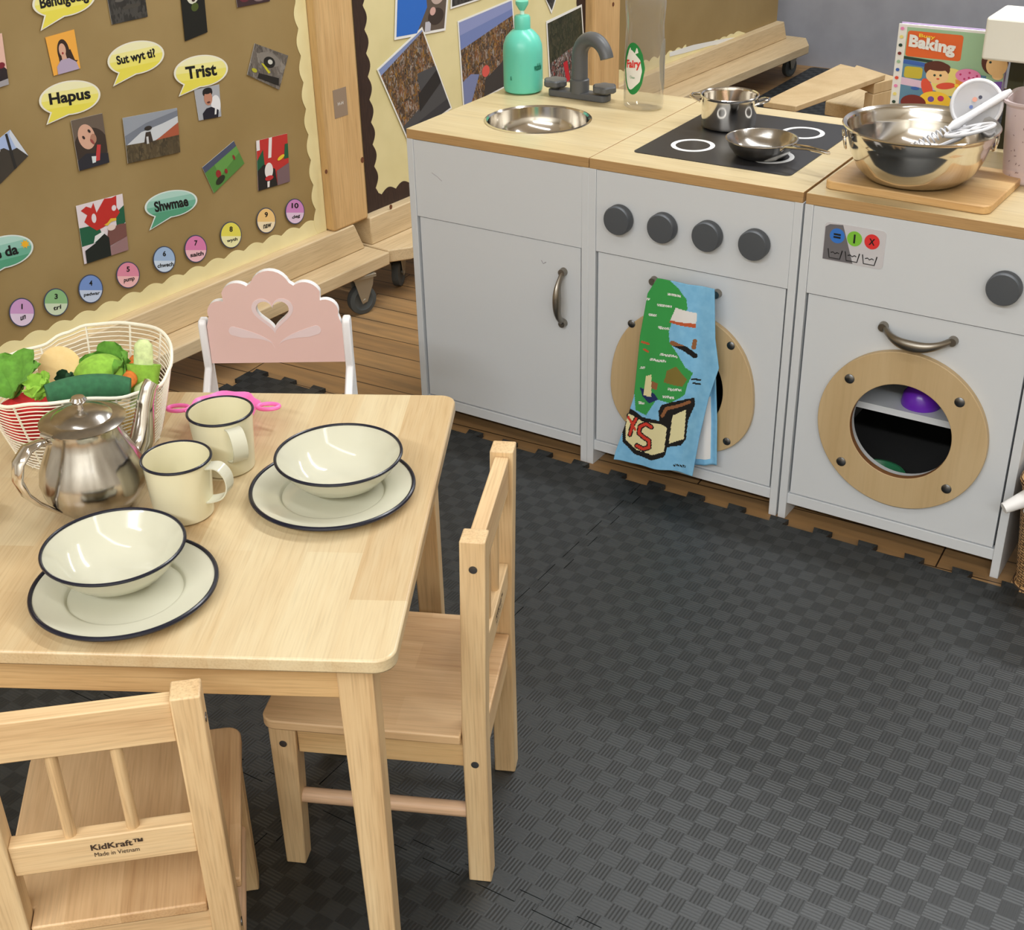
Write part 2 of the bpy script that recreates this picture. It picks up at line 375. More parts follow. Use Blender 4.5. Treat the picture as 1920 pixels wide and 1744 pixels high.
def top_slab(parent, w_, cut=None):
    mb = MB()
    if cut:
        t_ = MB(); holed(t_, (.0008, 0, w_-.0008, DP), cut, 0, TT)
        mb.v = [V((v.x, v.z, H-TT+v.y)) for v in t_.v]; mb.f = t_.f; mb.m = t_.m
    else: mb.box((.0008, 0, H-TT), (w_-.0008, DP, H))
    o = mb.build('worktop', [WORKTOP, EDGE], parent, bevel=.0008)
    for p_ in o.data.polygons:
        if abs(p_.normal.z) < .5: p_.material_index = 1
    return o
DX0, DX1 = PT+.004, .4-PT-.004
# sink unit
u1 = unit('play_sink_unit', 'grey play kitchen unit with round steel sink and plain cupboard door', 0)
top_slab(u1, .4, (.1895, .1724, .1, .1))
sk = MB().lathe([(.104, .0012), (.1, .0022), (.097, -.001), (.0955, -.02), (.088, -.045), (.07, -.06), (.04, -.067), (0, -.069), (0, -.0705), (.041, -.0685), (.0715, -.0615), (.0895, -.046), (.0972, -.02), (.0985, -.0005), (.104, .0)], n=64).build('sink_bowl', STEEL, u1, loc=(.1895, .1724, H))
d1 = MB().box((DX0, .0045, .0555), (DX1, .019, .4425)).build('door', GREY, u1, bevel=.0008)
bow_handle(d1, (.3455, .0045, .3905), (.3455, .0045, .2875), .026)
# small pencil mark on the fascia
mk = MB().tube([(.055, .0009, .537), (.068, .0009, .531), (.078, .0009, .524)], .0004, n=4)
mk.build('pencil_mark', flat(150, 140, 150), u1)
MB().tube([(.297, .004, .404), (.301, .004, .398), (.307, .004, .402)], .0006, n=4).build('scuff', flat(150, 140, 150), d1)
# hob unit
u2 = unit('play_oven_unit', 'grey play kitchen unit with four knobs and black hob top', .4)
top_slab(u2, .4)
HX0, HX1, HY0, HY1 = .0506, .3485, .0669, .4022
hb = MB().prism(rrect(HX0, HY0, HX1, HY1, .01), lambda a, b_, t: V((a, b_, t)), H, H+.0012)
hobp = hb.build('hob_panel', HOB, u2)
for cx, cy, r_ in ((.1285, .1515, .0395), (.2755, .1545, .042), (.1285, .3215, .042), (.2705, .319, .0395)):
    t_ = MB(); ring(t_, ell(0, 0, r_-.0085, r_-.0085, 48), ell(0, 0, r_, r_, 48), 0, .0004)
    MB().add([(v.x, v.z, v.y) for v in t_.v], t_.f).build('burner_ring', mat('white_print', (236, 236, 234), .5), hobp, loc=(cx, cy, H+.0012))
for kx in (.0657, .1521, .2378, .324): knob(u2, kx, .5155)
d2 = MB(); EG = (.2755, .2255)
holed(d2, (DX0, .0555, DX1, .4425), (.1995, .222, .083, .09), .0045, .019)
d2 = d2.build('door', GREY, u2)
def egg(cx, cz, rx, rz, n=64):
    o = []
    for i in range(n):
        a = 2*pi*i/n; c, s_ = cos(a), sin(a); c2 = math.copysign(abs(c)**.86, c); s2 = math.copysign(abs(s_)**.86, s_)
        o.append((cx+rx*c2*(1.0-.10*s2)+ -.0*s2, cz+rz*s2+.006*c2))
    return o
w2 = MB(); n_ = 64
ring(w2, [(.1995+.083*cos(2*pi*i/n_), .222+.09*sin(2*pi*i/n_)) for i in range(n_)], egg(.1975, .226, .143, .139, n_), -.0055, .0045, 0, 0)
w2 = w2.build('window_surround', PLY, d2, bevel=.0012)
for sx, sz in ((.0953, .3212), (.2927, .3217), (.0973, .131), (.2967, .131)): screw(w2, sx, -.0055, sz)
bow_handle(d2, (.134, .0045, .410), (.2575, .0045, .410), .03)
# washing machine unit
u3 = unit('play_washing_machine', 'grey play washing machine unit with round wooden porthole door', .8035)
top_slab(u3, .4)
knob(u3, 1.136-.8035, .519)
d3 = MB(); holed(d3, (DX0, .0555, DX1, .4425), (.2035, .232, .0885, .088), .0045, .019); d3 = d3.build('door', GREY, u3)
w3 = MB(); ring(w3, ell(.2035, .234, .0865, .0865, 96), ell(.2035, .234, .1445, .1445, 96), -.0075, .0045, 0, 1)
w3 = w3.build('porthole_ring', [PLY, PLYDARK], d3, bevel=.0012)
for sx, sz in ((.1082, .3108), (.2933, .3131), (.1098, .151), (.2941, .1505)): screw(w3, sx, -.0075, sz, .0085)
bow_handle(d3, (.1515, .0045, .4125), (.266, .0045, .4115), .03, (0, 0, -.012))
MB().box((PT, .045, .235), (.4-PT, DP-.035, .247)).build('shelf', GREY, u3)
# sticker
st = MB(); SX0, SX1, SZ0, SZ1 = .037, .139, .509, .573
fs_ = FY(0)
st.prism(rrect(SX0, SZ0, SX1, SZ1, .007), fs_, .0012, .0002, 0)
st.prism([(SX0+.001, SZ0+.001), (SX0+.052, SZ0+.001), (SX0+.03, SZ1-.001), (SX0+.008, SZ1-.003), (SX0+.001, SZ1-.008)], fs_, .0004, -.0001, 1)
for i, (cc, sym) in enumerate(((2, '='), (3, 'I'), (4, 'X'))):
    cx = SX0+.022+i*.029; cz = SZ1-.0205
    st.prism(ell(cx, cz, .0125, .0125, 28), fs_, .0, -.0003, cc)
    ww, hh = {'=': (.012, .008), 'I': (.003, .015), 'X': (.01, .011)}[sym]
    put_text(st, sym, lambda u, v, cx=cx, cz=cz, ww=ww, hh=hh: V((cx-ww/2+ww*u, -.0007, cz-hh/2+hh*v)), 5, .03)
    bx = cx-.001; bz = SZ0+.011
    st.tube([(bx-.012, -.0004, bz+.009), (bx-.009, -.0004, bz-.006), (bx+.009, -.0004, bz-.006), (bx+.012, -.0004, bz+.009)], .0009, n=4, mi=5)
    st.tube([(bx-.007, -.0004, bz+.003), (bx-.003, -.0004, bz+.0045), (bx, -.0004, bz+.002), (bx+.004, -.0004, bz+.0045), (bx+.007, -.0004, bz+.003)], .0008, n=4, mi=5)
st.build('control_sticker', [flat(206, 204, 208, .3), flat(112, 110, 114, .3), flat(52, 118, 206), flat(128, 196, 60), flat(222, 48, 48), INK], u3, smooth=0)

# things inside the washing machine
pb = MB().lathe([(0, 0), (.033, 0), (.034, .004), (.031, .02), (.022, .034), (.010, .04), (0, .0405)], n=36)
tag(pb.build('bowl', mat('purple_plastic', (112, 44, 190), .25), loc=(1.012, .085, .2475)), 'shiny purple plastic bowl upside down on the shelf behind the porthole', 'bowl')
pb = MB().lathe([(0, 0), (.03, 0), (.05, .028), (.051, .03), (.047, .03), (.028, .004), (0, .003)], n=32)
tag(pb.build('bowl', mat('green_plastic', (58, 140, 96), .35), loc=(.945, .11, .0505)), 'green bowl low down inside the washing machine', 'bowl')
pb = MB().ball((0, 0, .026), .026, 12, sz=.9)
tag(pb.build('ball', noisy('grey_fabric', (150, 150, 156), (110, 112, 118), 40, .9), loc=(.99, .06, .0525)), 'pale grey ball beside the green bowl behind the porthole', 'ball')

# ---------------------------------------------------------------- tap, soap, washing up bottle
t = thing('tap', 'dark grey plastic mixer tap with a hooked spout behind the sink', 'tap', (.1785, .352, H))
MB().prism(rrect(-.068, -.017, .068, .017, .012), lambda a, b_, t_: V((a, b_, t_)), 0, .0135).build('base', TAPG, t, bevel=.002)
sp = [V((0, 0, .012)), V((0, 0, .03)), V((0, 0, .06)), V((0, 0, .078))]
dr = V((.93, -.36, 0))
sp += [V((0, 0, .082)) + dr*(.043*(1-cos(a))) + V((0, 0, .040*sin(a))) for a in [R(x) for x in range(12, 172, 11)]]
MB().tube(sp, [.0165]*3+[.0162]+[.016-.0002*i for i in range(len(sp)-4)], n=20).build('spout', TAPG, t)
MB().lathe([(0, 0), (.0195, 0), (.0195, .026), (.017, .028), (0, .028)], n=24, c=(0, 0, .011)).build('collar', TAPG, t)
for sx in (-.056, .058):
    g_ = MB().lathe([(0, 0), (.008, 0), (.008, .013), (0, .013)], n=16, c=(sx, -.001, .013))
    g_.lathe([(0, .0), (.020, .0), (.0235, .003), (.0235, .011), (.021, .014), (0, .0155)], n=48, c=(sx, -.001, .018), mod=lambda a, j: 1+.09*cos(6*a))
    g_.build('tap_handle', TAPG, t)
t = thing('soap_dispenser', 'mint green pump soap bottle at the back corner of the worktop', 'soap bottle', (.0485, .345, H))
MB().lathe([(0, 0), (.033, 0), (.039, .004), (.0405, .012), (.0405, .082), (.0395, .095), (.034, .110), (.024, .121), (.0165, .126), (.0165, .130), (0, .130)], n=48).build('body', TEALB, t)
MB().lathe([(0, 0), (.0165, 0), (.0165, .018), (.0145, .022), (.006, .024), (0, .024)], n=32, c=(0, 0, .13)).build('collar', TEALB, t)
MB().lathe([(0, 0), (.0045, 0), (.004, .014), (0, .014)], n=12, c=(0, 0, .152)).build('pump_stem', mat('pale_mint', (214, 244, 232), .4), t)
pn = MB().lathe([(0, 0), (.006, 0), (.013, .012), (.013, .018), (0, .02)], n=24, c=(0, 0, .162)); pn.tube([(0, 0, .176), (-.012, .018, .178), (-.02, .03, .172)], [.006, .005, .004], n=10)
pn.build('pump_head', TEALB, t)
lt = MB()
def cyl(cx, a0, r_): return lambda u, v, s, z0, h: V((r_*cos(a0+u*s), r_*sin(a0+u*s), z0+v*h))
put_text(lt, 'vubble', lambda u, v: V((.0411*cos(R(-24)+u*.55), .0411*sin(R(-24)+u*.55), .048+.014*v)), 0, .03)
lt.build('lettering', flat(10, 110, 84), t, smooth=0)
lt = MB(); put_text(lt, '&', lambda u, v: V((.0411*cos(R(-98)+u*.12), .0411*sin(R(-98)+u*.12), .030+.008*v)), 0)
lt.build('small_mark', flat(10, 110, 84), t, smooth=0)
t = thing('washing_up_bottle', 'tall empty clear plastic bottle with green and red label', 'bottle', (.327, .345, H))
BP = [(0, .004), (.012, .002), (.032, 0), (.0375, .004), (.0385, .012), (.0385, .06), (.0385, .10), (.0375, .13), (.036, .16), (.0375, .18), (.039, .20), (.037, .215), (.026, .228), (.013, .236), (.012, .248)]
bt = MB().lathe(BP, n=48, sx=1.06, sy=.8)
bt.f.pop(); bt.m.pop()
bt.build('body', CLEAR, t)
MB().lathe([(0, 0), (.014, 0), (.014, .016), (.006, .02), (.004, .03), (0, .03)], n=24, c=(0, 0, .246)).build('cap', WHITE, t)
def wrap(a0, rad, z0, zs):      # label on the curved body: (u,v) metres -> point
    return lambda u, v, o=0: V((1.06*(rad+o)*cos(a0+u/rad), .8*(rad+o)*sin(a0+u/rad), z0+v))
wf = wrap(R(-102), .0388, 0, 0)
lb = MB()
def curved(mb, poly, off, mi, f=wf, sub=10):   # split into vertical columns so that it follows the bottle
    xs = [p_[0] for p_ in poly]; x0, x1 = min(xs), max(xs)
    def span(x):
        ys = []
        n = len(poly)
        for i in range(n):
            a, b_ = poly[i], poly[(i+1) % n]
            if (a[0]-x)*(b_[0]-x) <= 0 and abs(a[0]-b_[0]) > 1e-9: ys.append(a[1]+(b_[1]-a[1])*(x-a[0])/(b_[0]-a[0]))
        return (min(ys), max(ys)) if ys else None
    pr = None
    for i in range(sub+1):
        x = x0+(x1-x0)*(i+.02 if i == 0 else i-.02 if i == sub else i)/sub; s_ = span(x)
        if s_ and pr: mb.add([f(pr[0], pr[1][0], off), f(x, s_[0], off), f(x, s_[1], off), f(pr[0], pr[1][1], off)], [(0, 1, 2, 3)], mi)
        if s_: pr = (x, s_)
curved(lb, [(0.024*cos(R(a)), .083+(.047 if sin(R(a)) > 0 else .052)*abs(sin(R(a)))**1.15*math.copysign(1, sin(R(a)))) for a in range(0, 360, 10)], .0006, 0)
curved(lb, [(0.0185*cos(R(a)), .078+.036*sin(R(a))*(1+.15*cos(3*R(a)))) for a in range(0, 360, 12)], .001, 1)
curved(lb, [(-.011, .112), (-.004, .108), (-.006, .122)], .001, 1, sub=4); curved(lb, [(.003, .108), (.011, .112), (.008, .124)], .001, 1, sub=4)
put_text(lb, 'Fairy', lambda u, v: wf(-.015+.031*u, .076+.020*v+.004*u, .0016), 2, .04)
put_text(lb, 'Clean', lambda u, v: wf(-.006+.011*u, .062+.005*v, .0014), 0)
lb.build('label', [flat(24, 132, 62), WPAPER, flat(220, 60, 56)], t, smooth=0)
lb = MB()
wf2 = wrap(R(38), .0388, 0, 0)
curved(lb, [(0.018*cos(R(a)), .083+.05*sin(R(a))) for a in range(0, 360, 12)], .0006, 0, f=wf2)
lb.build('back_label', flat(226, 222, 226), t, smooth=0)

# ---------------------------------------------------------------- pan, pot, mixing bowl
t = thing('saucepan', 'small deep steel play saucepan with two loop handles on the hob', 'saucepan', (.532, .295, H+.0016))
MB().lathe([(0, 0), (.044, 0), (.049, .003), (.0505, .008), (.0515, .055), (.054, .058), (.0545, .0595), (.053, .0605), (.0505, .059), (.0492, .054), (.0485, .01), (.045, .0045), (0, .004)], n=64).build('body', STEEL, t)
for a in (-8, 172):
    a = R(a+20); c_, s_ = cos(a), sin(a); q = V((c_, s_, 0)); pq = V((-s_, c_, 0))
    MB().tube([q*.051+pq*.02+V((0, 0, .048)), q*.062+pq*.017+V((0, 0, .052)), q*.072+pq*.008+V((0, 0, .054)), q*.072-pq*.008+V((0, 0, .054)), q*.062-pq*.017+V((0, 0, .052)), q*.051-pq*.02+V((0, 0, .048))], .0028, n=8).build('handle', STEEL, t)
sp = MB().tube([(.0, 0, 0), (-.014, .010, .030), (-.022, .018, .050)], [.0055, .005, .0055], n=12)
tag(sp.build('wooden_spoon', DOWEL, loc=(.538, .287, H+.013)), 'short wooden stick standing in the saucepan', 'spoon')
t = thing('frying_pan', 'small steel play frying pan with long wire handle on the hob', 'frying pan', (.660, .150, H+.0018))
MB().lathe([(0, 0), (.038, 0), (.045, .003), (.056, .018), (.0605, .029), (.063, .0305), (.063, .0315), (.0605, .0318), (.0585, .030), (.054, .019), (.0435, .0055), (.037, .003), (0, .0026)], n=64).build('body', STEELB, t)
hd = V((.93, -.36, 0)).normalized(); hp = V((.36, .93, 0)).normalized()
MB().tube([hd*.058+hp*.013+V((0, 0, .024)), hd*.066+hp*.012+V((0, 0, .031)), hd*.11+hp*.007+V((0, 0, .037)), hd*.148+hp*.004+V((0, 0, .038)), hd*.153+V((0, 0, .038)), hd*.148-hp*.004+V((0, 0, .038)), hd*.11-hp*.007+V((0, 0, .037)), hd*.066-hp*.012+V((0, 0, .031)), hd*.058-hp*.013+V((0, 0, .024))], .0022, n=8).build('handle', STEEL, t)
# chopping board
t = MB().prism(rrect(0, 0, .268, .20, .014), lambda a, b_, t_: V((a, b_, t_)), 0, .014)
cb = tag(t.build('chopping_board', BOARDW, loc=(.8195, .034, H+.0001), rz=R(-1.5), bevel=.002), 'striped wooden chopping board under the big mixing bowl', 'chopping board')
BZ = H+.0142
t = thing('mixing_bowl', 'large shiny steel mixing bowl on the chopping board', 'bowl', (.943, .113, BZ))
MB().lathe([(a_*1.03, b_*1.12) for a_, b_ in [(0, 0), (.062, 0), (.078, .005), (.092, .018), (.103, .038), (.108, .056), (.109, .060), (.112, .064), (.113, .074), (.118, .077), (.1195, .0785), (.118, .080), (.112, .0775), (.1095, .073), (.1085, .065), (.1055, .061), (.1045, .056), (.0995, .039), (.0885, .020), (.075, .0075), (.06, .003), (0, .0026)]], n=96).build('body', STEEL, t)
for a in (205, 25):
    a = R(a); q = V((cos(a), sin(a), 0)); pq = V((-sin(a), cos(a), 0))
    MB().tube([q*.1145+pq*(.016*cos(k))+V((0, 0, .062+.014*sin(k)))+q*(.003+.003*sin(k)) for k in [2*pi*i/16 for i in range(16)]], .002, n=8, closed=True).build('ring_handle', STEEL, t)
# skimmer + whisk in the bowl
WPL = mat('white_plastic', (232, 232, 236), .35)
BC = V((.943, .113, BZ))
t = thing('skimmer', 'white round plastic skimmer with see-through centre resting in the mixing bowl', 'utensil')
c0 = BC+V((.060, .088, .106)); nx = (CAM-c0).normalized(); ax = V((0, 0, 1)).cross(nx).normalized(); ay = nx.cross(ax)
k_ = MB(); k_.tube([c0+ax*(.0385*cos(a))+ay*(.0385*sin(a)) for a in [2*pi*i/40 for i in range(40)]], .0032, n=8, closed=True); k_.build('rim', WPL, t)
k_ = MB()
dk = [c0+ax*(.0375*cos(a))+ay*(.0375*sin(a)) for a in [2*pi*i/40 for i in range(40)]]; k_.add(dk+[p_-nx*.0012 for p_ in dk], [tuple(range(40)), tuple(range(79, 39, -1))]+[(i, (i+1) % 40, 40+(i+1) % 40, 40+i) for i in range(40)])
k_.build('disc', glassy('milky_plastic', (226, 226, 230), .2, .75), t)
k_ = MB()
for (a, b_, r_, mi) in ((-.004, .008, .004, 0), (.004, .012, .003, 1), (-.008, -.004, .003, 2), (.008, 0, .0025, 1)):
    k_.add([c0+ax*(a+r_*cos(q))+ay*(b_+r_*sin(q))+nx*.0008 for q in [2*pi*i/10 for i in range(10)]], [tuple(range(10))], mi)
k_.build('printed_marks', [flat(236, 170, 150), flat(70, 70, 90), flat(110, 130, 190)], t, smooth=0)
k_ = MB().tube([c0-ay*.038, c0-ay*.055-ax*.02-nx*.004, BC+V((.0, .055, .03))], [.004, .004, .0035], n=8).build('handle', WPL, t)
t = thing('whisk', 'white plastic hand whisk with spring coil lying across the mixing bowl', 'whisk')
w0 = BC+V((-.030, -.020, .030)); w1 = BC+V((.036, .030, .078)); w2_ = atz(1893, 185, BZ+.155)
w2_ = BC+V((.106, .104, .130))
MB().tube([w1, w1.lerp(w2_, .1), w1.lerp(w2_, .3), w1.lerp(w2_, .9), w2_], [.004, .008, .0065, .0065, .004], n=12).build('handle', WPL, t)
k_ = MB(); dv = (w0-w1); a1 = dv.normalized(); b1_ = a1.orthogonal().normalized(); b2_ = a1.cross(b1_)
k_.tube([w1+dv*(i/150)+(b1_*cos(i*.55)+b2_*sin(i*.55))*(.006+.006*i/150) for i in range(151)], .0014, n=6); k_.build('coil', WPL, t)
k_ = MB(); hc = BC+V((.072, .020, .083))
k_.tube([hc+V((.036*cos(a), .030*sin(a), .012*cos(a))) for a in [2*pi*i/32 for i in range(32)]], .003, n=8, closed=True)
for a in (.3, 1.3, 2.4): k_.tube([hc+V((.036*cos(a), .030*sin(a), .012*cos(a))), hc+V((.036*cos(a+pi), .030*sin(a+pi), .012*cos(a+pi)))], .0022, n=6)
tag(k_.build('masher', WPL), 'white plastic hoop utensil over the right rim of the mixing bowl', 'utensil')

# frosted tub, book, dark book, white appliance
t = thing('storage_tub', 'frosted pinkish plastic tub on its side right of the mixing bowl', 'tub', (1.122, .245, H))
tb = MB(); N = 40
def sq(r_, z, k=4): return [(r_*math.copysign(abs(cos(2*pi*i/N))**(2/k), cos(2*pi*i/N)), .8*r_*math.copysign(abs(sin(2*pi*i/N))**(2/k), sin(2*pi*i/N)), z) for i in range(N)]
lv = [sq(.060, 0), sq(.066, .004), sq(.072, .06), sq(.077, .125), sq(.082, .130), sq(.082, .134), sq(.0755, .133), sq(.070, .06), sq(.063, .006)]
tb.add([p_ for L in lv for p_ in L], [(j*N+i, j*N+(i+1) % N, (j+1)*N+(i+1) % N, (j+1)*N+i) for j in range(len(lv)-1) for i in range(N)]+[tuple(range(N)), tuple((len(lv)-1)*N+i for i in range(N))])
tb.build('body', PINKTUB, t)
sk_ = MB()
for i in range(46):
    a = random.uniform(-.055, .055); z = random.uniform(.01, .12); y_ = -.8*(.066+.09*z)-.0006; q = random.uniform(0, pi); l_ = random.uniform(.001, .0028)
    sk_.add([(a+l_*cos(q), y_, z+l_*sin(q)), (a+.0007*sin(q), y_, z-.0007*cos(q)), (a-l_*cos(q), y_, z-l_*sin(q)), (a-.0007*sin(q), y_, z+.0007*cos(q))], [(0, 1, 2, 3)])
sk_.build('dark_specks', flat(110, 92, 96), t, smooth=0)

bx0 = .806
bk = thing('picture_book', 'upright baking picture book with orange title panel behind the mixing bowl', 'book', (bx0, .382, H), R(1))
BW, BH, BT = .19, .197, .018
MB().box((0, 0, 0), (BW, .0025, BH)).build('front_cover', WPAPER, bk)
MB().box((.002, .0025, .002), (BW-.002, BT-.0025, BH-.002)).build('page_block', noisy('lilac_page_edges', (206, 186, 218), (240, 232, 236), 90, .7, stretch=(1, .2, 1)), bk)
MB().box((0, BT-.0025, 0), (BW, BT, BH)).build('back_cover', flat(196, 176, 214), bk)
art = MB(); am = [flat(160, 196, 160), flat(228, 104, 44), WPAPER, flat(96, 140, 170), flat(238, 222, 130), flat(90, 42, 28), flat(246, 206, 150), flat(226, 84, 60), flat(236, 142, 190), flat(240, 150, 70), flat(118, 82, 168), flat(250, 206, 60), flat(200, 50, 110), flat(30, 60, 50), flat(202, 184, 60), flat(120, 40, 34), flat(226, 196, 220), flat(60, 100, 180)]
lay = [0.0]
def A(poly, mi):
    lay[0] += .00006; art.add([(a*BW, -.0003-lay[0], (.28+.72*b_)*BH) for a, b_ in poly], [tuple(range(len(poly)))], mi)
A([(.08, .0), (1, .0), (1, .97), (.08, .97)], 0)
A([(.08, 0), (.85, 0), (.85, .48), (.6, .50), (.08, .60)], 3)
A([(.08, 0), (.8, 0), (.8, .28), (.08, .36)], 16)
A([(.085, .0), (.8, 0), (.8, .2), (.08, .27)], 3)
A(rrect(.09, .62, .60, .93, .03), 1)
A([(.08, .585), (.35, .565), (.35, .60), (.08, .62)], 13)
A(rrect(.10, .36, .27, .50, .03), 14)
A([(.08, .53), (.3, .51), (.3, .56), (.08, .58)], 17)
A(ell(.53, .36, .17, .17), 4)
A(ell(.40, .50, .12, .10), 5); A(ell(.41, .42, .105, .095), 6); A(ell(.40, .535, .12, .055), 5); A(ell(.385, .425, .012, .014), 13); A(ell(.44, .43, .012, .014), 13); A(ell(.42, .385, .014, .01), 7)
A(ell(.33, .26, .05, .12, rot=.3), 7); A(ell(.50, .31, .09, .04, rot=.25), 7)
A(ell(.42, .12, .15, .11), 11); A(ell(.38, .13, .03, .035), 10); A(ell(.47, .15, .03, .035), 12)
A(ell(.22, .06, .12, .10), 15); A(ell(.22, .24, .04, .02), 17)
A([(.58, .40), (.80, .40), (.76, .14), (.62, .14)], 9)
for i in range(5): A(ell(.60+.04*i, .33-.05*(i % 2), .022, .02), 11); A(ell(.62+.035*i, .22, .02, .018), 7)
A(ell(.69, .46, .115, .085), 8)
for a, b_ in ((.62, .47), (.66, .42), (.70, .50), (.74, .44), (.77, .47), (.70, .44)): A(ell(a, b_, .010, .013), 12)
A(ell(.91, .66, .12, .16), 5); A(ell(.93, .62, .095, .13), 6); A(ell(.87, .65, .012, .014), 13); A([(.82, .40), (1, .44), (1, .12), (.80, .12)], 10); A(ell(.95, .5, .05, .05), 6); A([(.80, .30), (.86, .32), (.85, .14), (.78, .14)], 2)
lay[0] += .0001
put_text(art, 'Busy', lambda u, v: V((BW*(.20+.15*u), -.0005-lay[0], BH*(.28+.72*(.855+.055*v-.01*u)))), 11, .03)
put_text(art, 'Baking', lambda u, v: V((BW*(.115+.43*u), -.0005-lay[0], BH*(.28+.72*(.70+.19*v-.045*u)))), 2, .05)
for i in range(13):
    A(ell(.04, .95-.10*i, .018, .02), (8, 4, 13, 15, 0, 17, 7)[i % 7])
art.build('cover_print', am, bk, smooth=0)
kb = tag(MB().box((0, 0, 0), (.026, .04, .15)).build('book', noisy('olive_book_cloth', (62, 62, 34), (28, 34, 32), 14, .6), loc=(1.003, .39, H), rz=R(4)), 'dark olive book standing between the picture book and white box', 'book')
t = thing('toy_coffee_machine', 'white box-shaped toy appliance on a wooden pillar at the right edge', 'toy appliance', (1.066, .30, H))
MB().prism(rrect(-.082, 0, .14, .115, .006), lambda a, b_, t_: V((a, b_-.04, t_)), .178, .245).build('housing', mat('warm_white_paint', (236, 234, 222), .45), t, bevel=.004)
MB().box((.03, .025, .0), (.13, .07, .178)).build('pillar', PLY, t, bevel=.002)
MB().lathe([(0, 0), (.012, 0), (.015, .008), (.012, .018), (0, .02)], n=24, c=(.015, .04, .245)).build('knob', mat('peach_wood', (232, 190, 150), .5), t)

# ---------------------------------------------------------------- tea towel over the oven handle
def inpoly(x, y, P_):
    c = False; n = len(P_); j = n-1
    for i in range(n):
        if (P_[i][1] > y) != (P_[j][1] > y) and x < (P_[j][0]-P_[i][0])*(y-P_[i][1])/(P_[j][1]-P_[i][1])+P_[i][0]: c = not c
        j = i
    return c
def segd(x, y, L):
    m_ = 9e9
    for a, b_ in zip(L, L[1:]):
        dx, dy = b_[0]-a[0], b_[1]-a[1]; t_ = max(0, min(1, ((x-a[0])*dx+(y-a[1])*dy)/(dx*dx+dy*dy+1e-12)))
        m_ = min(m_, (x-a[0]-t_*dx)**2+(y-a[1]-t_*dy)**2)
    return m_**.5
def towel_px(x, y):     # the printed picture, in the photo's pixel frame of the towel
    G = [(1228,520),(1240,516),(1258,528),(1274,542),(1288,560),(1290,580),(1262,598),(1255,622),(1256,640),(1272,662),(1286,688),(1298,700),(1288,722),(1282,742),(1258,754),(1232,748),(1212,778),(1190,770),(1188,740),(1192,700),(1196,660),(1200,620),(1208,580),(1215,545)]
    BN = [(1168,770),(1172,762),(1205,782),(1238,788),(1236,770),(1242,758),(1262,752),(1300,748),(1302,760),(1288,790),(1284,826),(1274,838),(1252,838),(1246,856),(1222,862),(1190,852),(1166,830),(1166,800)]
    BI = [(1176,776),(1205,790),(1242,794),(1252,800),(1246,846),(1224,852),(1194,844),(1172,826),(1172,800)]
    B2 = [(1262,778),(1284,770),(1280,826),(1254,832)]
    Sx = [(1222,800),(1212,794),(1200,800),(1198,812),(1208,820),(1218,826),(1218,838),(1206,842),(1194,836)]
    Lx = [(1192,786),(1184,800),(1180,816)]; Lx2 = [(1176,782),(1190,806)]
    if segd(x, y, Sx) < 2.8 or segd(x, y, Lx) < 2.6 or segd(x, y, Lx2) < 2.2: return 4
    if segd(x, y, Sx) < 5 or segd(x, y, Lx) < 4.6: return 5
    if inpoly(x, y, BI): return 3
    if inpoly(x, y, B2): return 3
    if segd(x, y, [(1244,778),(1252,764),(1276,760),(1290,756)]) < 3.2 : return 6
    if inpoly(x, y, BN): return 5
    if inpoly(x, y, [(1268,576),(1306,588),(1304,616),(1256,604)]): return 2 if y < 600+(x-1256)*.16 else 7
    if segd(x, y, [(1262,642),(1284,652),(1302,668)]) < 4.5: return 5 if y > 648 else 6
    if segd(x, y, [(1302,640),(1300,652)]) < 4: return 6
    if segd(x, y, [(1296,712),(1312,714)]) < 1.6 or segd(x, y, [(1298,720),(1312,722)]) < 1.5: return 5
    if segd(x, y, [(1262,874),(1284,876)]) < 2.2: return 5 if (int(x*1.3) % 3) else 0
    if inpoly(x, y, [(1252,694),(1270,686),(1288,712),(1280,724),(1246,716)]): return 8
    if inpoly(x, y, [(1210,706),(1222,702),(1222,744),(1206,742)]): return 3
    if inpoly(x, y, [(1222,714),(1234,718),(1232,730),(1222,728)]): return 6
    if inpoly(x, y, [(1198,728),(1226,736),(1236,748),(1218,756),(1204,744)]): return 9
    for (a, b_, l_) in ((1252,552,26),(1232,572,28),(1215,590,16),(1234,614,22),(1238,664,34),(1218,674,32),(1254,728,24),(1244,742,22),(1208,560,10),(1198,690,10),(1196,756,12)):
        if abs(y-b_-(x-a)*.1) < 2.2 and a <= x <= a+l_ and (int(x*1.1)+int(y)) % 4: return 2
    if segd(x, y, [(1202,642),(1216,646)]) < 2 or segd(x, y, [(1206,656),(1214,660)]) < 2: return 7
    if inpoly(x, y, G): return 1
    return 0
TWM = [noisy('towel_sky_blue', (126, 190, 232), (140, 202, 240), 60, .9, bumpd=.0004), flat(58, 160, 78, .9), flat(236, 234, 232, .9), flat(238, 228, 176, .9), flat(214, 62, 44, .9), flat(20, 16, 14, .9), flat(150, 98, 60, .9), flat(196, 92, 52, .9), flat(132, 116, 52, .9), flat(28, 44, 96, .9)]
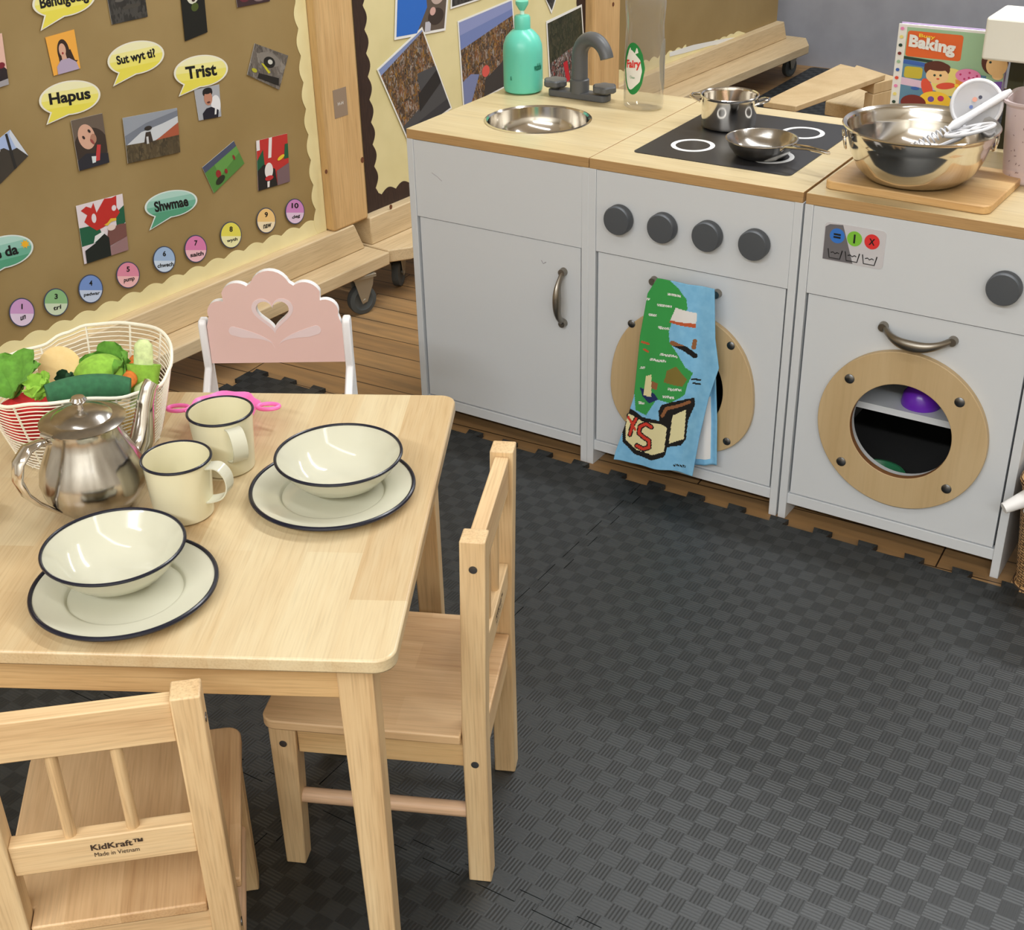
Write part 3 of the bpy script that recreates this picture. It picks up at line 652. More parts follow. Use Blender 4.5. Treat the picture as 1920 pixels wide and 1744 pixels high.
def towel_layer(name, L, Rr, y0, fold, pxw, parent, nu=110, nv=250, back=False):
    mb = MB(); vs = []; cols = []
    for j in range(nv+1):
        v = j/nv
        def cur(T_):
            for (v0, a), (v1, b_) in zip(T_, T_[1:]):
                if v0 <= v <= v1: k = (v-v0)/(v1-v0); return (a[0]+(b_[0]-a[0])*k, a[1]+(b_[1]-a[1])*k)
            return T_[-1][1]
        l_, r_ = cur(L), cur(Rr)
        for i in range(nu+1):
            u = i/nu; px = l_[0]+(r_[0]-l_[0])*u; py = l_[1]+(r_[1]-l_[1])*u
            q = aty(px, py, y0)
            amp = fold*min(1, .35+v)
            q.y += amp*(sin(u*9.5+.6*sin(v*3))*.6+sin(u*17+1.3)*.25+.4*sin(v*6+u*4)*.3)
            vs.append(q); cols.append((px, py))
    fs = []; ms = []
    for j in range(nv):
        for i in range(nu):
            a = j*(nu+1)+i; fs.append((a, a+1, a+nu+2, a+nu+1))
            x = (cols[a][0]+cols[a+nu+2][0])/2; y = (cols[a][1]+cols[a+nu+2][1])/2; ms.append(pxw(x, y))
    me = bpy.data.meshes.new(name); me.from_pydata([tuple(v) for v in vs], [], fs)
    for m_ in TWM: me.materials.append(m_)
    me.polygons.foreach_set('material_index', ms); me.polygons.foreach_set('use_smooth', [True]*len(fs))
    o = bpy.data.objects.new(name, me); C.objects.link(o); o.parent = parent
    so = o.modifiers.new('thickness', 'SOLIDIFY'); so.thickness = .0016; so.offset = 0
    return o
tw = thing('tea_towel', 'blue tea towel printed with a green map hanging from the oven handle', 'tea towel')
towel_layer('front_layer', [(0, (1232, 522)), (.08, (1214, 550)), (.3, (1199, 630)), (.6, (1187, 745)), (.78, (1170, 800)), (.93, (1153, 848)), (1, (1150, 862))],
            [(0, (1340, 542)), (.3, (1342, 635)), (.45, (1349, 690)), (.6, (1330, 745)), (.8, (1312, 820)), (1, (1299, 892))], -.034, .0065, towel_px, tw)
towel_layer('rear_layer', [(0, (1300, 545)), (.5, (1300, 700)), (1, (1296, 872))], [(0, (1338, 548)), (.4, (1341, 650)), (.75, (1345, 790)), (1, (1344, 872))], -.016, .003,
            lambda x, y: 2 if (x < 1332-(0 if y > 700 else 40) and y < 862 and y > 745) else 0, tw, 30, 90)

# ================================================================ low wooden bench behind the kitchen
t = thing('wooden_bench', 'low pale wooden frame with a sloping plank behind the worktop', 'bench', (.3, 1.4, 0))
def loc_(p_): return V(p_)-V((.3, 1.4, 0))
pl = [(.228, 1.205), (.318, 1.200), (.405, 1.62), (.255, 1.68)]
MB().prism([(a-.3, b_-1.4) for a, b_ in pl], lambda a, b_, z: V((a, b_, z)), .405, .42).build('plank', PLY, t, bevel=.002)
er = [atz(x, y, .404)-V((.3, 1.4, 0)) for x, y in ((1590, 138), (1640, 157), (1684, 146), (1606, 122))]
MB().prism([(q.x, q.y) for q in er], lambda a, b_, z: V((a, b_, z)), .375, .4045).build('end_rail', PLY, t, bevel=.002)
l0 = er[1]; l1 = er[2]; dd_ = (l1-l0); nn_ = V((-dd_.y, dd_.x, 0)).normalized()*.03
MB().prism([(q.x, q.y) for q in (l0, l1, l1+nn_, l0+nn_)], lambda a, b_, z: V((a, b_, z)), 0, .3748).build('leg', PLY, t, bevel=.002)
MB().box((-.06, -.17, 0), (-.02, -.12, .405)).build('leg', PLY, t, bevel=.002)
ls = [atz(x, y, .30)-V((.3, 1.4, 0)) for x, y in ((1548, 190), (1640, 208), (1640, 170), (1560, 160))]
MB().prism([(q.x, q.y) for q in ls], lambda a, b_, z: V((a, b_, z)), .26, .30).build('lower_shelf', STAND, t, bevel=.003)
MB().box((ls[0].x+.02, ls[0].y+.04, 0), (ls[0].x+.05, ls[0].y+.07, .26)).build('leg', PLY, t, bevel=.002)

# ================================================================ display boards on castors
ANG = R(4)
class Frame:
    def __init__(s, P_, off): 
        s.P = V(P_); s.d = V((sin(ANG), cos(ANG), 0)); s.n = V((cos(ANG), -sin(ANG), 0)); s.off = off
    def px(s, x, y, off=None):      # pixel -> (along, height) on the paper plane
        o = s.P + s.n*(s.off if off is None else off); rr_ = ray(x, y); t_ = (o-CAM).dot(s.n)/rr_.dot(s.n); q = CAM+rr_*t_
        return ((q-s.P).dot(s.d), q.z)
    def w(s, a, z, off=0): return s.P + s.n*(s.off+off) + s.d*a + V((0, 0, z))
F1 = Frame((-.4966, .4578, 0), -.0285); F2 = Frame((-.4931, .4903, 0), -.0285); F3 = Frame((-.49, 3.1618, 0), -.0285)
RUB = mat('grey_rubber_tyre', (74, 80, 82), .6); ZINC = mat('zinc_plate', (176, 172, 160), .45, .8)
def castor(parent, x, y, turn=0):
    c = bpy.data.objects.new('castor', None); C.objects.link(c); c.parent = parent; c.location = (x, y, 0); c.rotation_euler = (0, 0, turn); c.empty_display_size = .02
    wl = MB().lathe([(0, -.009), (.022, -.009), (.026, -.011), (.0365, -.0085), (.0375, 0), (.0365, .0085), (.026, .011), (.022, .009), (0, .009)], n=40)
    o = wl.build('wheel', RUB, c); o.location = (0, 0, .0377); o.rotation_euler = (0, R(90), 0)
    f_ = MB()
    for sx in (-.016, .0135):
        f_.prism([(-.026, .098), (.03, .098), (.026, .075), (.008, .034), (-.006, .030), (-.010, .04)], lambda a, b_, t_, sx=sx: V((sx+t_, a, b_)), 0, .0025)
    f_.box((-.022, -.03, .096), (.022, .034, .1045)); f_.lathe([(0, 0), (.005, 0), (.005, .034), (0, .034)], n=12, c=(0, 0, 0))
    for v in f_.v[-48:]: v.x, v.z = v.z-.017, v.x+.0377
    f_.build('fork', ZINC, c, bevel=.0006)
KRAFT = noisy('brown_backing_paper', (150, 126, 80), (160, 136, 90), 5, .55, detail=5, bumpd=.003)
CREAMB = noisy('cream_border_card', (240, 228, 176), (232, 218, 164), 12, .6)
CREAMP = noisy('cream_backing_paper', (228, 216, 164), (218, 206, 152), 7, .7, bumpd=.002)
DKBR = noisy('dark_brown_corrugated_card', (62, 42, 32), (44, 28, 22), 120, .7, stretch=(1, 6, .3))
def scallop(a0, a1, depth, wl, amp):
    n = max(8, int(abs(a1-a0)/wl*10)); return [(a0+(a1-a0)*i/n, depth+amp*(abs(sin(pi*(a1-a0)*i/n/wl))-.5)) for i in range(n+1)]
def board(label, F, y0, y1, plank, post, paper, border, top=1.75):
    t = thing('display_board', label, 'display board', F.P, -ANG)
    MB().prism([(y0, .138), (y1, .138), (y1-.033, .2085), (y0, .2085)], lambda a, b_, x: V((x, a, b_)), -.06, 0).build('base_beam', STAND, t, bevel=.003)
    MB().prism(plank, lambda a, b_, z: V((a, b_, z)), .105, .1378).build('foot_plank', STAND, t, bevel=.003)
    if post: MB().box((-.06, post[0], .2085), (-.001, post[1], top)).build('post', STANDZ, t, bevel=.006)
    MB().box((-.045, y0+.02, .2087), (-.0295, y1-.05 if not post else post[0]-.0005, top)).build('backing_board', mat('board_core', (120, 100, 70), .8), t)
    return t
b1 = board('wheeled display board on the left with brown paper and cream scalloped edge', F1, -1.95, .0, [(-.13, -1.95), (.069, -1.95), (.069, .012), (-.13, .012)], (-.1, .022), None, None)
BR1 = -.1005
MB().box((-.0295, -1.93, .21), (-.0288, BR1, 1.72)).build('backing_paper', KRAFT, b1)
bd = MB()
sc_ = [(a, .2085+d) for a, d in scallop(-1.93, BR1, .036, .06, .010)]
bd.prism([(-1.93, .2088)]+[(BR1, .2088)]+sc_[::-1], lambda a, b_, x: V((x, a, b_)), -.0287, -.0281)
sc_ = [(BR1-d, z) for z, d in scallop(.21, 1.72, .036, .06, .010)]
bd.prism([(BR1-.0004, .2088)]+[(BR1-.0004, 1.72)]+sc_[::-1], lambda a, b_, x: V((x, a, b_)), -.0283, -.0277)
bd.build('scalloped_border', CREAMB, b1)
k_ = MB(); q0 = F1.px(624, 170, 0); q1 = F1.px(653, 215, 0)
k_.box((-.0012, q0[0], q1[1]), (-.0004, q1[0], q0[1])).build('small_plate', flat(150, 130, 110), b1)
k_ = MB()
put_text(k_, 'H-H', lambda u, v: V((-.0002, q0[0]+(q1[0]-q0[0])*(.3+.4*u), q1[1]+(q0[1]-q1[1])*(.42+.12*v))), 0)
k_.build('plate_lettering', WPAPER, b1, smooth=0)
k_ = MB()
for (x, y, r_, off) in ((612, 322, .0045, 0), (680, 300, .006, 0), (650, 540, .0, 0)):
    if r_: a = F1.px(x, y, 0); k_.prism(ell(a[0], a[1], r_, r_*1.2, 14), lambda p_, z, x_: V((x_, p_, z)), -.0009, -.0004)
k_.build('knot', flat(110, 66, 40), b1, smooth=0)
castor(b1, .0457, -.0755, R(-18)); castor(b1, .0457, -1.6, R(10))
b2 = board('wheeled display board behind the sink with cream paper and dark brown edge', F2, -.008, 1.17, [(-.12, -.012), (.057, -.014), (.09, .035), (.09, 1.17), (-.12, 1.17)], (.995, 1.142), None, None)
MB().box((-.0295, .016, .21), (-.0288, .993, 1.72)).build('backing_paper', CREAMP, b2)
bd = MB()
sc_ = [(a, .2085+d) for a, d in scallop(.016, .993, .04, .055, .012)]
bd.prism([(.016, .2088)]+[(.993, .2088)]+sc_[::-1], lambda a, b_, x: V((x, a, b_)), -.0287, -.0281)
for s0, sg in ((.016, 1), (.993, -1)):
    sc_ = [(s0+sg*d, z) for z, d in scallop(.21, 1.72, .04, .055, .012)]
    bd.prism([(s0, .2088)]+[(s0, 1.72)]+sc_[::-1], lambda a, b_, x: V((x, a, b_)), -.0283, -.0277)
bd.build('scalloped_border', DKBR, b2)
k_ = MB()
for (x, y) in ((733, 388), (1150, 8)):
    a = F2.px(x, y, 0); k_.prism(ell(a[0], a[1], .005, .006, 14), lambda p_, z, x_: V((x_, p_, z)), -.0009, .0004)
k_.build('knot', flat(110, 66, 40), b2, smooth=0)
castor(b2, .0, .084, R(25)); castor(b2, .03, 1.1, R(0))
b3 = board('wheeled display board nearest the grey wall with plain brown paper', F3, -1.46, 0, [(-.12, -1.46), (.10, -1.46), (.125, -.06), (.06, .05), (-.12, .05)], None, None, None)
MB().box((-.0295, -1.44, .21), (-.0288, -.04, 1.72)).build('backing_paper', KRAFT, b3)
bd = MB(); sc_ = [(a, .2085+d*(1 if a < -.75 else .45)) for a, d in scallop(-1.44, -.35, .036, .055, .012)]
bd.prism([(-1.44, .2088)]+[(-.3, .2088)]+sc_[::-1], lambda a, b_, x: V((x, a, b_)), -.0287, -.0278); bd.build('torn_border', CREAMB, b3)
bd = MB(); tp = [F3.px(x, y) for x, y in ((1255, 98), (1300, 84), (1360, 72), (1380, 70), (1372, 78), (1330, 86), (1280, 100), (1255, 106))]
bd.prism(tp, lambda a, b_, x: V((x, a, b_)), -.0277, -.0268); bd.build('tape_strip', WPAPER, b3)
castor(b3, .035, -.03, R(-10)); castor(b3, .03, -1.2, R(0))

# ---- papers pinned to the boards
def sheet(name, label, cat, F, quad, layers, group=None, border=0, texts=(), base=None):
    """quad: four photo pixels TL,TR,BR,BL of a flat sheet on the board; layers: (material, polygon in 0..1)"""
    q = [F.px(*p_) for p_ in quad]
    def uv(u, v):
        t_ = [q[0][k]*(1-u)+q[1][k]*u for k in (0, 1)]; b_ = [q[3][k]*(1-u)+q[2][k]*u for k in (0, 1)]
        return (b_[0]*(1-v)+t_[0]*v, b_[1]*(1-v)+t_[1]*v)
    mb = MB(); mats = []
    def mi(m_):
        if m_ not in mats: mats.append(m_)
        return mats.index(m_)
    lift = .0016 + SH[0]; SH[0] = (SH[0]+.0002) % .0016
    corners = [uv(0, 0), uv(1, 0), uv(1, 1), uv(0, 1)]
    mb.add([F.w(a, z, lift) for a, z in corners]+[F.w(a, z, lift-.0006) for a, z in corners], [(0, 1, 2, 3), (7, 6, 5, 4), (0, 4, 5, 1), (1, 5, 6, 2), (2, 6, 7, 3), (3, 7, 4, 0)], mi(base or WPAPER))
    b_ = border
    for k, (m_, poly) in enumerate(layers):
        pp = [(b_+(1-2*b_)*min(1, max(0, x)), b_+(1-2*b_)*min(1, max(0, y))) for x, y in poly]
        mb.add([F.w(*uv(x, y), lift+.00012*(k+1)) for x, y in pp], [tuple(range(len(pp)))], mi(m_))
    for (s_, u0, v0, u1, v1, m_) in texts:
        put_text(mb, s_, lambda u, v: F.w(*uv(u0+(u1-u0)*u, v0+(v1-v0)*v), lift+.0003+.00012*len(layers)), mi(m_), .02)
    o = mb.build(name, mats, center=True, smooth=0)
    return tag(o, label, cat, group)
SH = [0.0]
FULL = [(0, 0), (1, 0), (1, 1), (0, 1)]
def crowd(name, cols, scale=150):
    if name in MATS: return MATS[name]
    m = mat(name, (90, 80, 70), .5); v = nd(m, 'ShaderNodeTexVoronoi'); v.inputs['Scale'].default_value = scale
    v.feature = 'F1'; nz = nd(m, 'ShaderNodeTexNoise'); nz.inputs['Scale'].default_value = 90; co = coords(m, (1, 1, .45)); lk(m, co, nz.inputs['Vector']); lk(m, mixc(m, .04, co, nz.outputs[1]), v.inputs['Vector']); sep = nd(m, 'ShaderNodeSeparateColor'); lk(m, v.outputs['Color'], sep.inputs[0])
    st_ = [(i/len(cols), c) for i, c in enumerate(cols)]; r_ = mixc(m, .35, ramp(m, sep.outputs[0], st_), rgb(*cols[0]))
    lk(m, r_, P(m).inputs['Base Color']); return m
CR1 = crowd('photo_crowd_orange', scale=210, cols=[(50, 44, 40), (120, 90, 60), (44, 38, 36), (190, 140, 50), (96, 88, 84), (70, 56, 44), (190, 180, 170), (150, 96, 50)])
CR2 = crowd('photo_crowd_mixed', scale=200, cols=[(40, 40, 40), (88, 80, 74), (60, 44, 40), (140, 120, 100), (170, 60, 50), (56, 60, 70), (200, 194, 190)])
ROCK = crowd('photo_heather_moor', [(70, 60, 44), (96, 82, 58), (60, 54, 42), (110, 96, 70)], 130)
DARKP = crowd('photo_dark_street', [(44, 42, 40), (58, 56, 54), (34, 34, 34), (80, 78, 74)], 90)
GREENT = crowd('photo_dark_trees', [(44, 50, 34), (60, 64, 44), (34, 36, 28), (84, 80, 60)], 160)
CARS = crowd('photo_car_metal', [(120, 112, 104), (70, 66, 62), (150, 144, 136), (44, 42, 40), (96, 90, 84)], 120)
PG, BG, DG, TG = 'photographs pinned to the left display board', 'yellow speech bubbles on the left board', 'number discs along the bottom of the left board', 'photographs pinned to the board behind the sink'
f_ = flat
SKIN = f_(214, 168, 144); SKD = f_(176, 128, 104); HAIR = f_(52, 34, 26)
sheet('photograph', 'photo of a long-haired person in lilac top on an orange background', 'photograph', F1, [(84, 70), (138, 55), (150, 128), (100, 142)],
    [(f_(240, 172, 70), FULL), (HAIR, ell(.5, .52, .21, .33)), (HAIR, [(.3, .5), (.75, .55), (.85, .25), (.95, .22), (.8, .15), (.3, .2)]), (SKIN, ell(.47, .58, .12, .17)), (SKIN, [(.4, .5), (.55, .5), (.58, .3), (.4, .3)]), (f_(178, 162, 186), [(.15, 0), (.95, 0), (.88, .2), (.65, .34), (.35, .34), (.17, .2)]), (f_(150, 30, 40), ell(.46, .5, .03, .03))], PG, base=f_(240, 172, 70))
sheet('photograph', 'dark photo of a stony path at the top of the left board', 'photograph', F1, [(190, -58), (262, -72), (276, 31), (209, 46)], [(DARKP, FULL), (f_(96, 92, 86), ell(.3, .4, .12, .03)), (f_(70, 66, 60), ell(.6, .25, .25, .04))], PG)
sheet('photograph', 'photo of a pale masked face on black', 'photograph', F1, [(332, -60), (376, -68), (388, 60), (346, 77)], [(f_(16, 18, 14), FULL), (f_(216, 214, 196), ell(.5, .60, .27, .13)), (f_(70, 84, 30), ell(.55, .42, .16, .06)), (f_(30, 30, 26), ell(.4, .62, .06, .03)), (f_(30, 30, 26), ell(.62, .6, .06, .03)), (f_(60, 40, 34), ell(.52, .53, .08, .03))], PG, base=f_(16, 18, 14))
sheet('photograph', 'photo cut by the top edge at the right of the left board', 'photograph', F1, [(432, -60), (492, -70), (505, 2), (444, 14)], [(f_(60, 40, 42), FULL), (f_(130, 110, 110), ell(.7, .15, .2, .1)), (f_(100, 40, 50), ell(.25, .3, .2, .2))], PG)
sheet('photograph', 'photo at the left edge showing a person in dark clothes on pink', 'photograph', F1, [(-44, 72), (2, 62), (15, 158), (-30, 172)], [(f_(226, 184, 168), FULL), (f_(40, 30, 34), [(.2, 0), (1, 0), (1, .3), (.8, .42), (.5, .45), (.2, .3)]), (f_(120, 30, 44), ell(.8, .4, .15, .06)), (f_(160, 156, 160), [(0, 0), (1, 0), (1, .12), (0, .08)])], PG)
sheet('photograph', 'tilted grey photo of a round car headlamp with yellow stripes', 'photograph', F1, [(476, 81), (539, 104), (522, 168), (462, 140)], [(CARS, FULL), (f_(130, 124, 116), ell(.5, .7, .34, .18)), (f_(26, 26, 24), ell(.52, .62, .17, .16)), (f_(200, 200, 190), ell(.54, .64, .07, .07)), (f_(196, 190, 40), [(.3, .5), (.36, .52), (.62, .36), (.58, .3)]), (f_(30, 28, 26), [(.3, .2), (.9, .3), (.95, .1), (.3, .05)]), (f_(180, 176, 50), ell(.16, .22, .08, .06))], PG)
sheet('photograph', 'photo of a smiling child with long brown hair tilting their head', 'photograph', F1, [(131, 226), (190, 212), (203, 304), (147, 320)], [(f_(104, 90, 78), FULL), (f_(60, 48, 40), ell(.5, .4, .55, .38)), (SKIN, ell(.40, .62, .28, .24, rot=-.6)), (SKD, ell(.6, .55, .1, .1)), (f_(50, 36, 34), ell(.3, .62, .05, .03, rot=-.6)), (f_(50, 36, 34), ell(.5, .72, .05, .03, rot=-.6)), (f_(150, 70, 66), ell(.55, .5, .08, .03, rot=-.8)), (f_(40, 40, 48), [(0, 0), (1, 0), (1, .2), (.3, .3), (0, .2)]), (f_(196, 60, 60), [(.55, .1), (.7, .1), (.8, .4), (.68, .42)]), (f_(210, 220, 220), [(.45, .08), (.56, .08), (.6, .2), (.45, .22)])], PG)
sheet('photograph', 'photo of a small windmill under a cloudy sky beside a red roof', 'photograph', F1, [(228, 221), (330, 202), (336, 285), (238, 306)], [(f_(120, 126, 138), FULL), (f_(204, 208, 212), [(0, .38), (.3, .62), (.7, .72), (1, .82), (1, .3), (0, .3)]), (f_(150, 156, 166), [(0, .6), (.4, .8), (1, .95), (1, 1), (0, 1)]), (f_(170, 88, 60), [(.5, .36), (.62, .42), (1, .68), (1, .38)]), (ROCK, [(0, 0), (1, 0), (1, .4), (.5, .38), (0, .4)]), (f_(60, 50, 42), [(.33, .35), (.50, .36), (.47, .6), (.38, .6)]), (f_(206, 206, 206), [(.38, .34), (.42, .34), (.42, .5), (.38, .5)]), (f_(50, 44, 40), ell(.43, .68, .07, .05))], PG)
sheet('photograph', 'small photo of a dark-haired boy below the speech bubble that reads Trist', 'photograph', F1, [(363, 168), (410, 158), (414, 218), (372, 226)], [(f_(170, 172, 178), FULL), (f_(230, 230, 232), ell(.8, .4, .2, .3)), (f_(26, 22, 24), ell(.5, .82, .2, .14)), (f_(190, 134, 110), ell(.5, .64, .17, .22)), (f_(26, 22, 24), ell(.5, .88, .19, .10)), (f_(28, 26, 40), [(.2, 0), (.85, 0), (.9, .22), (.6, .36), (.38, .34), (.2, .2)]), (f_(230, 230, 230), [(.7, .1), (.78, .1), (.82, .3), (.74, .3)]), (f_(90, 50, 44), ell(.5, .52, .07, .03))], PG)
sheet('photograph', 'tilted photo at the left edge of a dark hill below a blue sky', 'photograph', F1, [(18, 243), (52, 292), (-2, 346), (-40, 290)], [(f_(60, 54, 46), FULL), (f_(166, 184, 222), [(0, 1), (0, .3), (.2, .35), (.3, .6), (.5, .7), (.6, 1)]), (f_(206, 212, 222), [(.5, .86), (1, 1), (0, 1), (.1, .9)]), (f_(40, 38, 36), [(.0, .82), (.03, .88), (1, .60), (1, .52)]), (f_(230, 230, 232), ell(.25, .45, .06, .05)), (f_(90, 84, 78), ell(.5, .15, .1, .08))], PG)
sheet('photograph', 'tilted photo of players on a green sports pitch', 'photograph', F1, [(378, 314), (437, 264), (457, 306), (400, 362)], [(f_(84, 134, 62), FULL), (f_(74, 80, 104), [(0, .78), (1, .78), (1, 1), (0, 1)]), (f_(100, 154, 74), [(.3, .3), (1, .5), (1, .78), (.3, .78)]), (f_(150, 40, 40), ell(.3, .42, .07, .14)), (f_(40, 46, 30), ell(.28, .2, .14, .12)), (f_(140, 40, 40), ell(.5, .3, .04, .09)), (f_(140, 50, 44), ell(.82, .5, .03, .10))], PG)
sheet('photograph', 'photo of dancers in red and white beneath red and green banners', 'photograph', F1, [(479, 264), (537, 250), (542, 340), (483, 358)], [(f_(190, 50, 46), FULL), (f_(30, 90, 60), [(0, .3), (.25, .3), (.2, .8), (0, .6)]), (f_(232, 226, 226), [(.35, .6), (.45, .6), (.5, 1), (.4, 1)]), (f_(230, 226, 226), [(0, .8), (.1, .8), (.1, 1), (0, 1)]), (f_(30, 90, 60), [(.85, .5), (1, .5), (1, .8), (.9, .8)]), (f_(30, 28, 28), [(0, 0), (.6, 0), (.55, .35), (.2, .5), (0, .4)]), (f_(120, 96, 100), [(.6, 0), (1, 0), (1, .4), (.6, .3)]), (f_(232, 226, 222), ell(.35, .35, .13, .16)), (f_(190, 44, 46), ell(.35, .2, .13, .05)), (f_(230, 196, 50), ell(.75, .55, .12, .04, rot=.3)), (f_(232, 226, 222), [(.28, .02), (.34, .02), (.36, .14), (.28, .14)])], PG)
sheet('photograph', 'photo of a red dragon flag above a harp player', 'photograph', F1, [(141, 386), (228, 363), (239, 468), (157, 495)], [(f_(226, 214, 218), FULL), (f_(30, 92, 64), [(0, .3), (0, .62), (.4, .6), (.5, .3)]), (f_(30, 92, 64), [(.8, .4), (1, .5), (1, .8), (.8, .7)]), (f_(190, 44, 38), [(.08, .9), (.2, .95), (.3, .9), (.36, .98), (.4, .8), (.5, .9), (.6, 1), (.75, .98), (.86, 1), (.84, .8), (.9, .7), (.78, .6), (.5, .52), (.36, .5), (.2, .62), (.12, .7), (.2, .8)]), (f_(226, 214, 218), ell(.33, .72, .05, .08)), (f_(226, 214, 218), ell(.78, .8, .05, .05)), (f_(120, 78, 72), [(.5, .15), (1, .25), (1, .48), (.85, .5), (.6, .45)]), (f_(150, 116, 116), [(.55, 0), (1, 0), (1, .25), (.55, .15)]), (f_(22, 30, 26), [(.05, 0), (.6, 0), (.6, .32), (.5, .42), (.3, .3), (.05, .22)]), (f_(226, 226, 226), [(.25, .3), (.3, .42), (.5, .46), (.52, .42), (.35, .34)]), (f_(222, 184, 60), [(.52, .56), (.6, .58), (.68, .64), (.8, .62), (.8, .58), (.68, .58), (.6, .53)]), (f_(226, 206, 196), ell(.68, .48, .09, .05))], PG)
# second board
sheet('photograph', 'photo of blue paint and children at the top, white border', 'photograph', F2, [(742, -70), (846, -84), (834, 57), (738, 75)], [(f_(96, 84, 74), FULL), (f_(44, 108, 200), [(0, 0), (.42, 0), (.6, .35), (.55, .6), (.3, .75), (0, .7)]), (f_(28, 78, 170), [(0, .6), (.4, .5), (.6, 1), (0, 1)]), (f_(200, 60, 50), ell(.15, .68, .1, .05)), (f_(30, 60, 80), ell(.5, .6, .12, .13)), (f_(190, 170, 160), ell(.8, .5, .14, .13)), (f_(190, 190, 200), [(.58, 0), (.7, 0), (.7, .14), (.58, .14)]), (f_(60, 50, 44), ell(.8, .2, .16, .12)), (f_(210, 170, 160), ell(.72, .28, .06, .06))], TG, .035)
sheet('photograph', 'slanting photo of a marching crowd with tall flags, lowest on its board', 'photograph', F2, [(705, 130), (790, 50), (846, 203), (763, 264)], [(CR1, FULL), (f_(130, 146, 190), [(0, .92), (1, .98), (1, 1), (0, 1)]), (f_(74, 74, 76), [(.0, 0), (1, 0), (1, .55), (.62, .62), (.5, .25), (0, .18)]), (f_(40, 38, 38), [(.4, .2), (1, .34), (1, .5), (.5, .4)]), (f_(56, 56, 60), [(.2, 0), (1, 0), (1, .12), (.2, .1)])], TG, .022)
sheet('photograph', 'mostly hidden photo with a white border at the top of its board', 'photograph', F2, [(846, -70), (905, -84), (903, -2), (843, 17)], [(DARKP, FULL)], TG, .04)
sheet('photograph', 'photo of a street parade under a blue sky behind the soap bottle', 'photograph', F2, [(857, 40), (960, -3), (972, 150), (868, 205)], [(CR1, FULL), (f_(116, 132, 184), [(0, .68), (.3, .72), (.7, .78), (1, .82), (1, 1), (0, 1)]), (f_(140, 150, 196), [(0, .85), (1, .9), (1, 1), (0, 1)]), (f_(60, 56, 54), [(.35, 0), (1, 0), (1, .5), (.7, .3), (.4, .2)]), (f_(120, 130, 170), [(0, 0), (.12, 0), (.3, .3), (.15, .35), (0, .3)]), (f_(214, 90, 80), ell(.42, .3, .07, .07))], TG, .02)
sheet('photograph', 'photo of dark trees above people in red and blue behind the tap', 'photograph', F2, [(1023, 40), (1090, 8), (1099, 145), (1032, 200)], [(CR2, FULL), (GREENT, [(0, .5), (1, .55), (1, 1), (0, 1)]), (f_(28, 34, 66), [(0, 0), (.3, 0), (.35, .2), (.1, .3), (0, .26)]), (f_(190, 40, 50), [(.45, .12), (.55, .12), (.5, .4), (.38, .4)])], TG, .03)
sheet('photograph', 'corner of a dark photo hanging above the soap pump', 'photograph', F2, [(1000, -60), (1058, -50), (1033, 26), (1018, -10)], [(DARKP, FULL)], TG, .06)
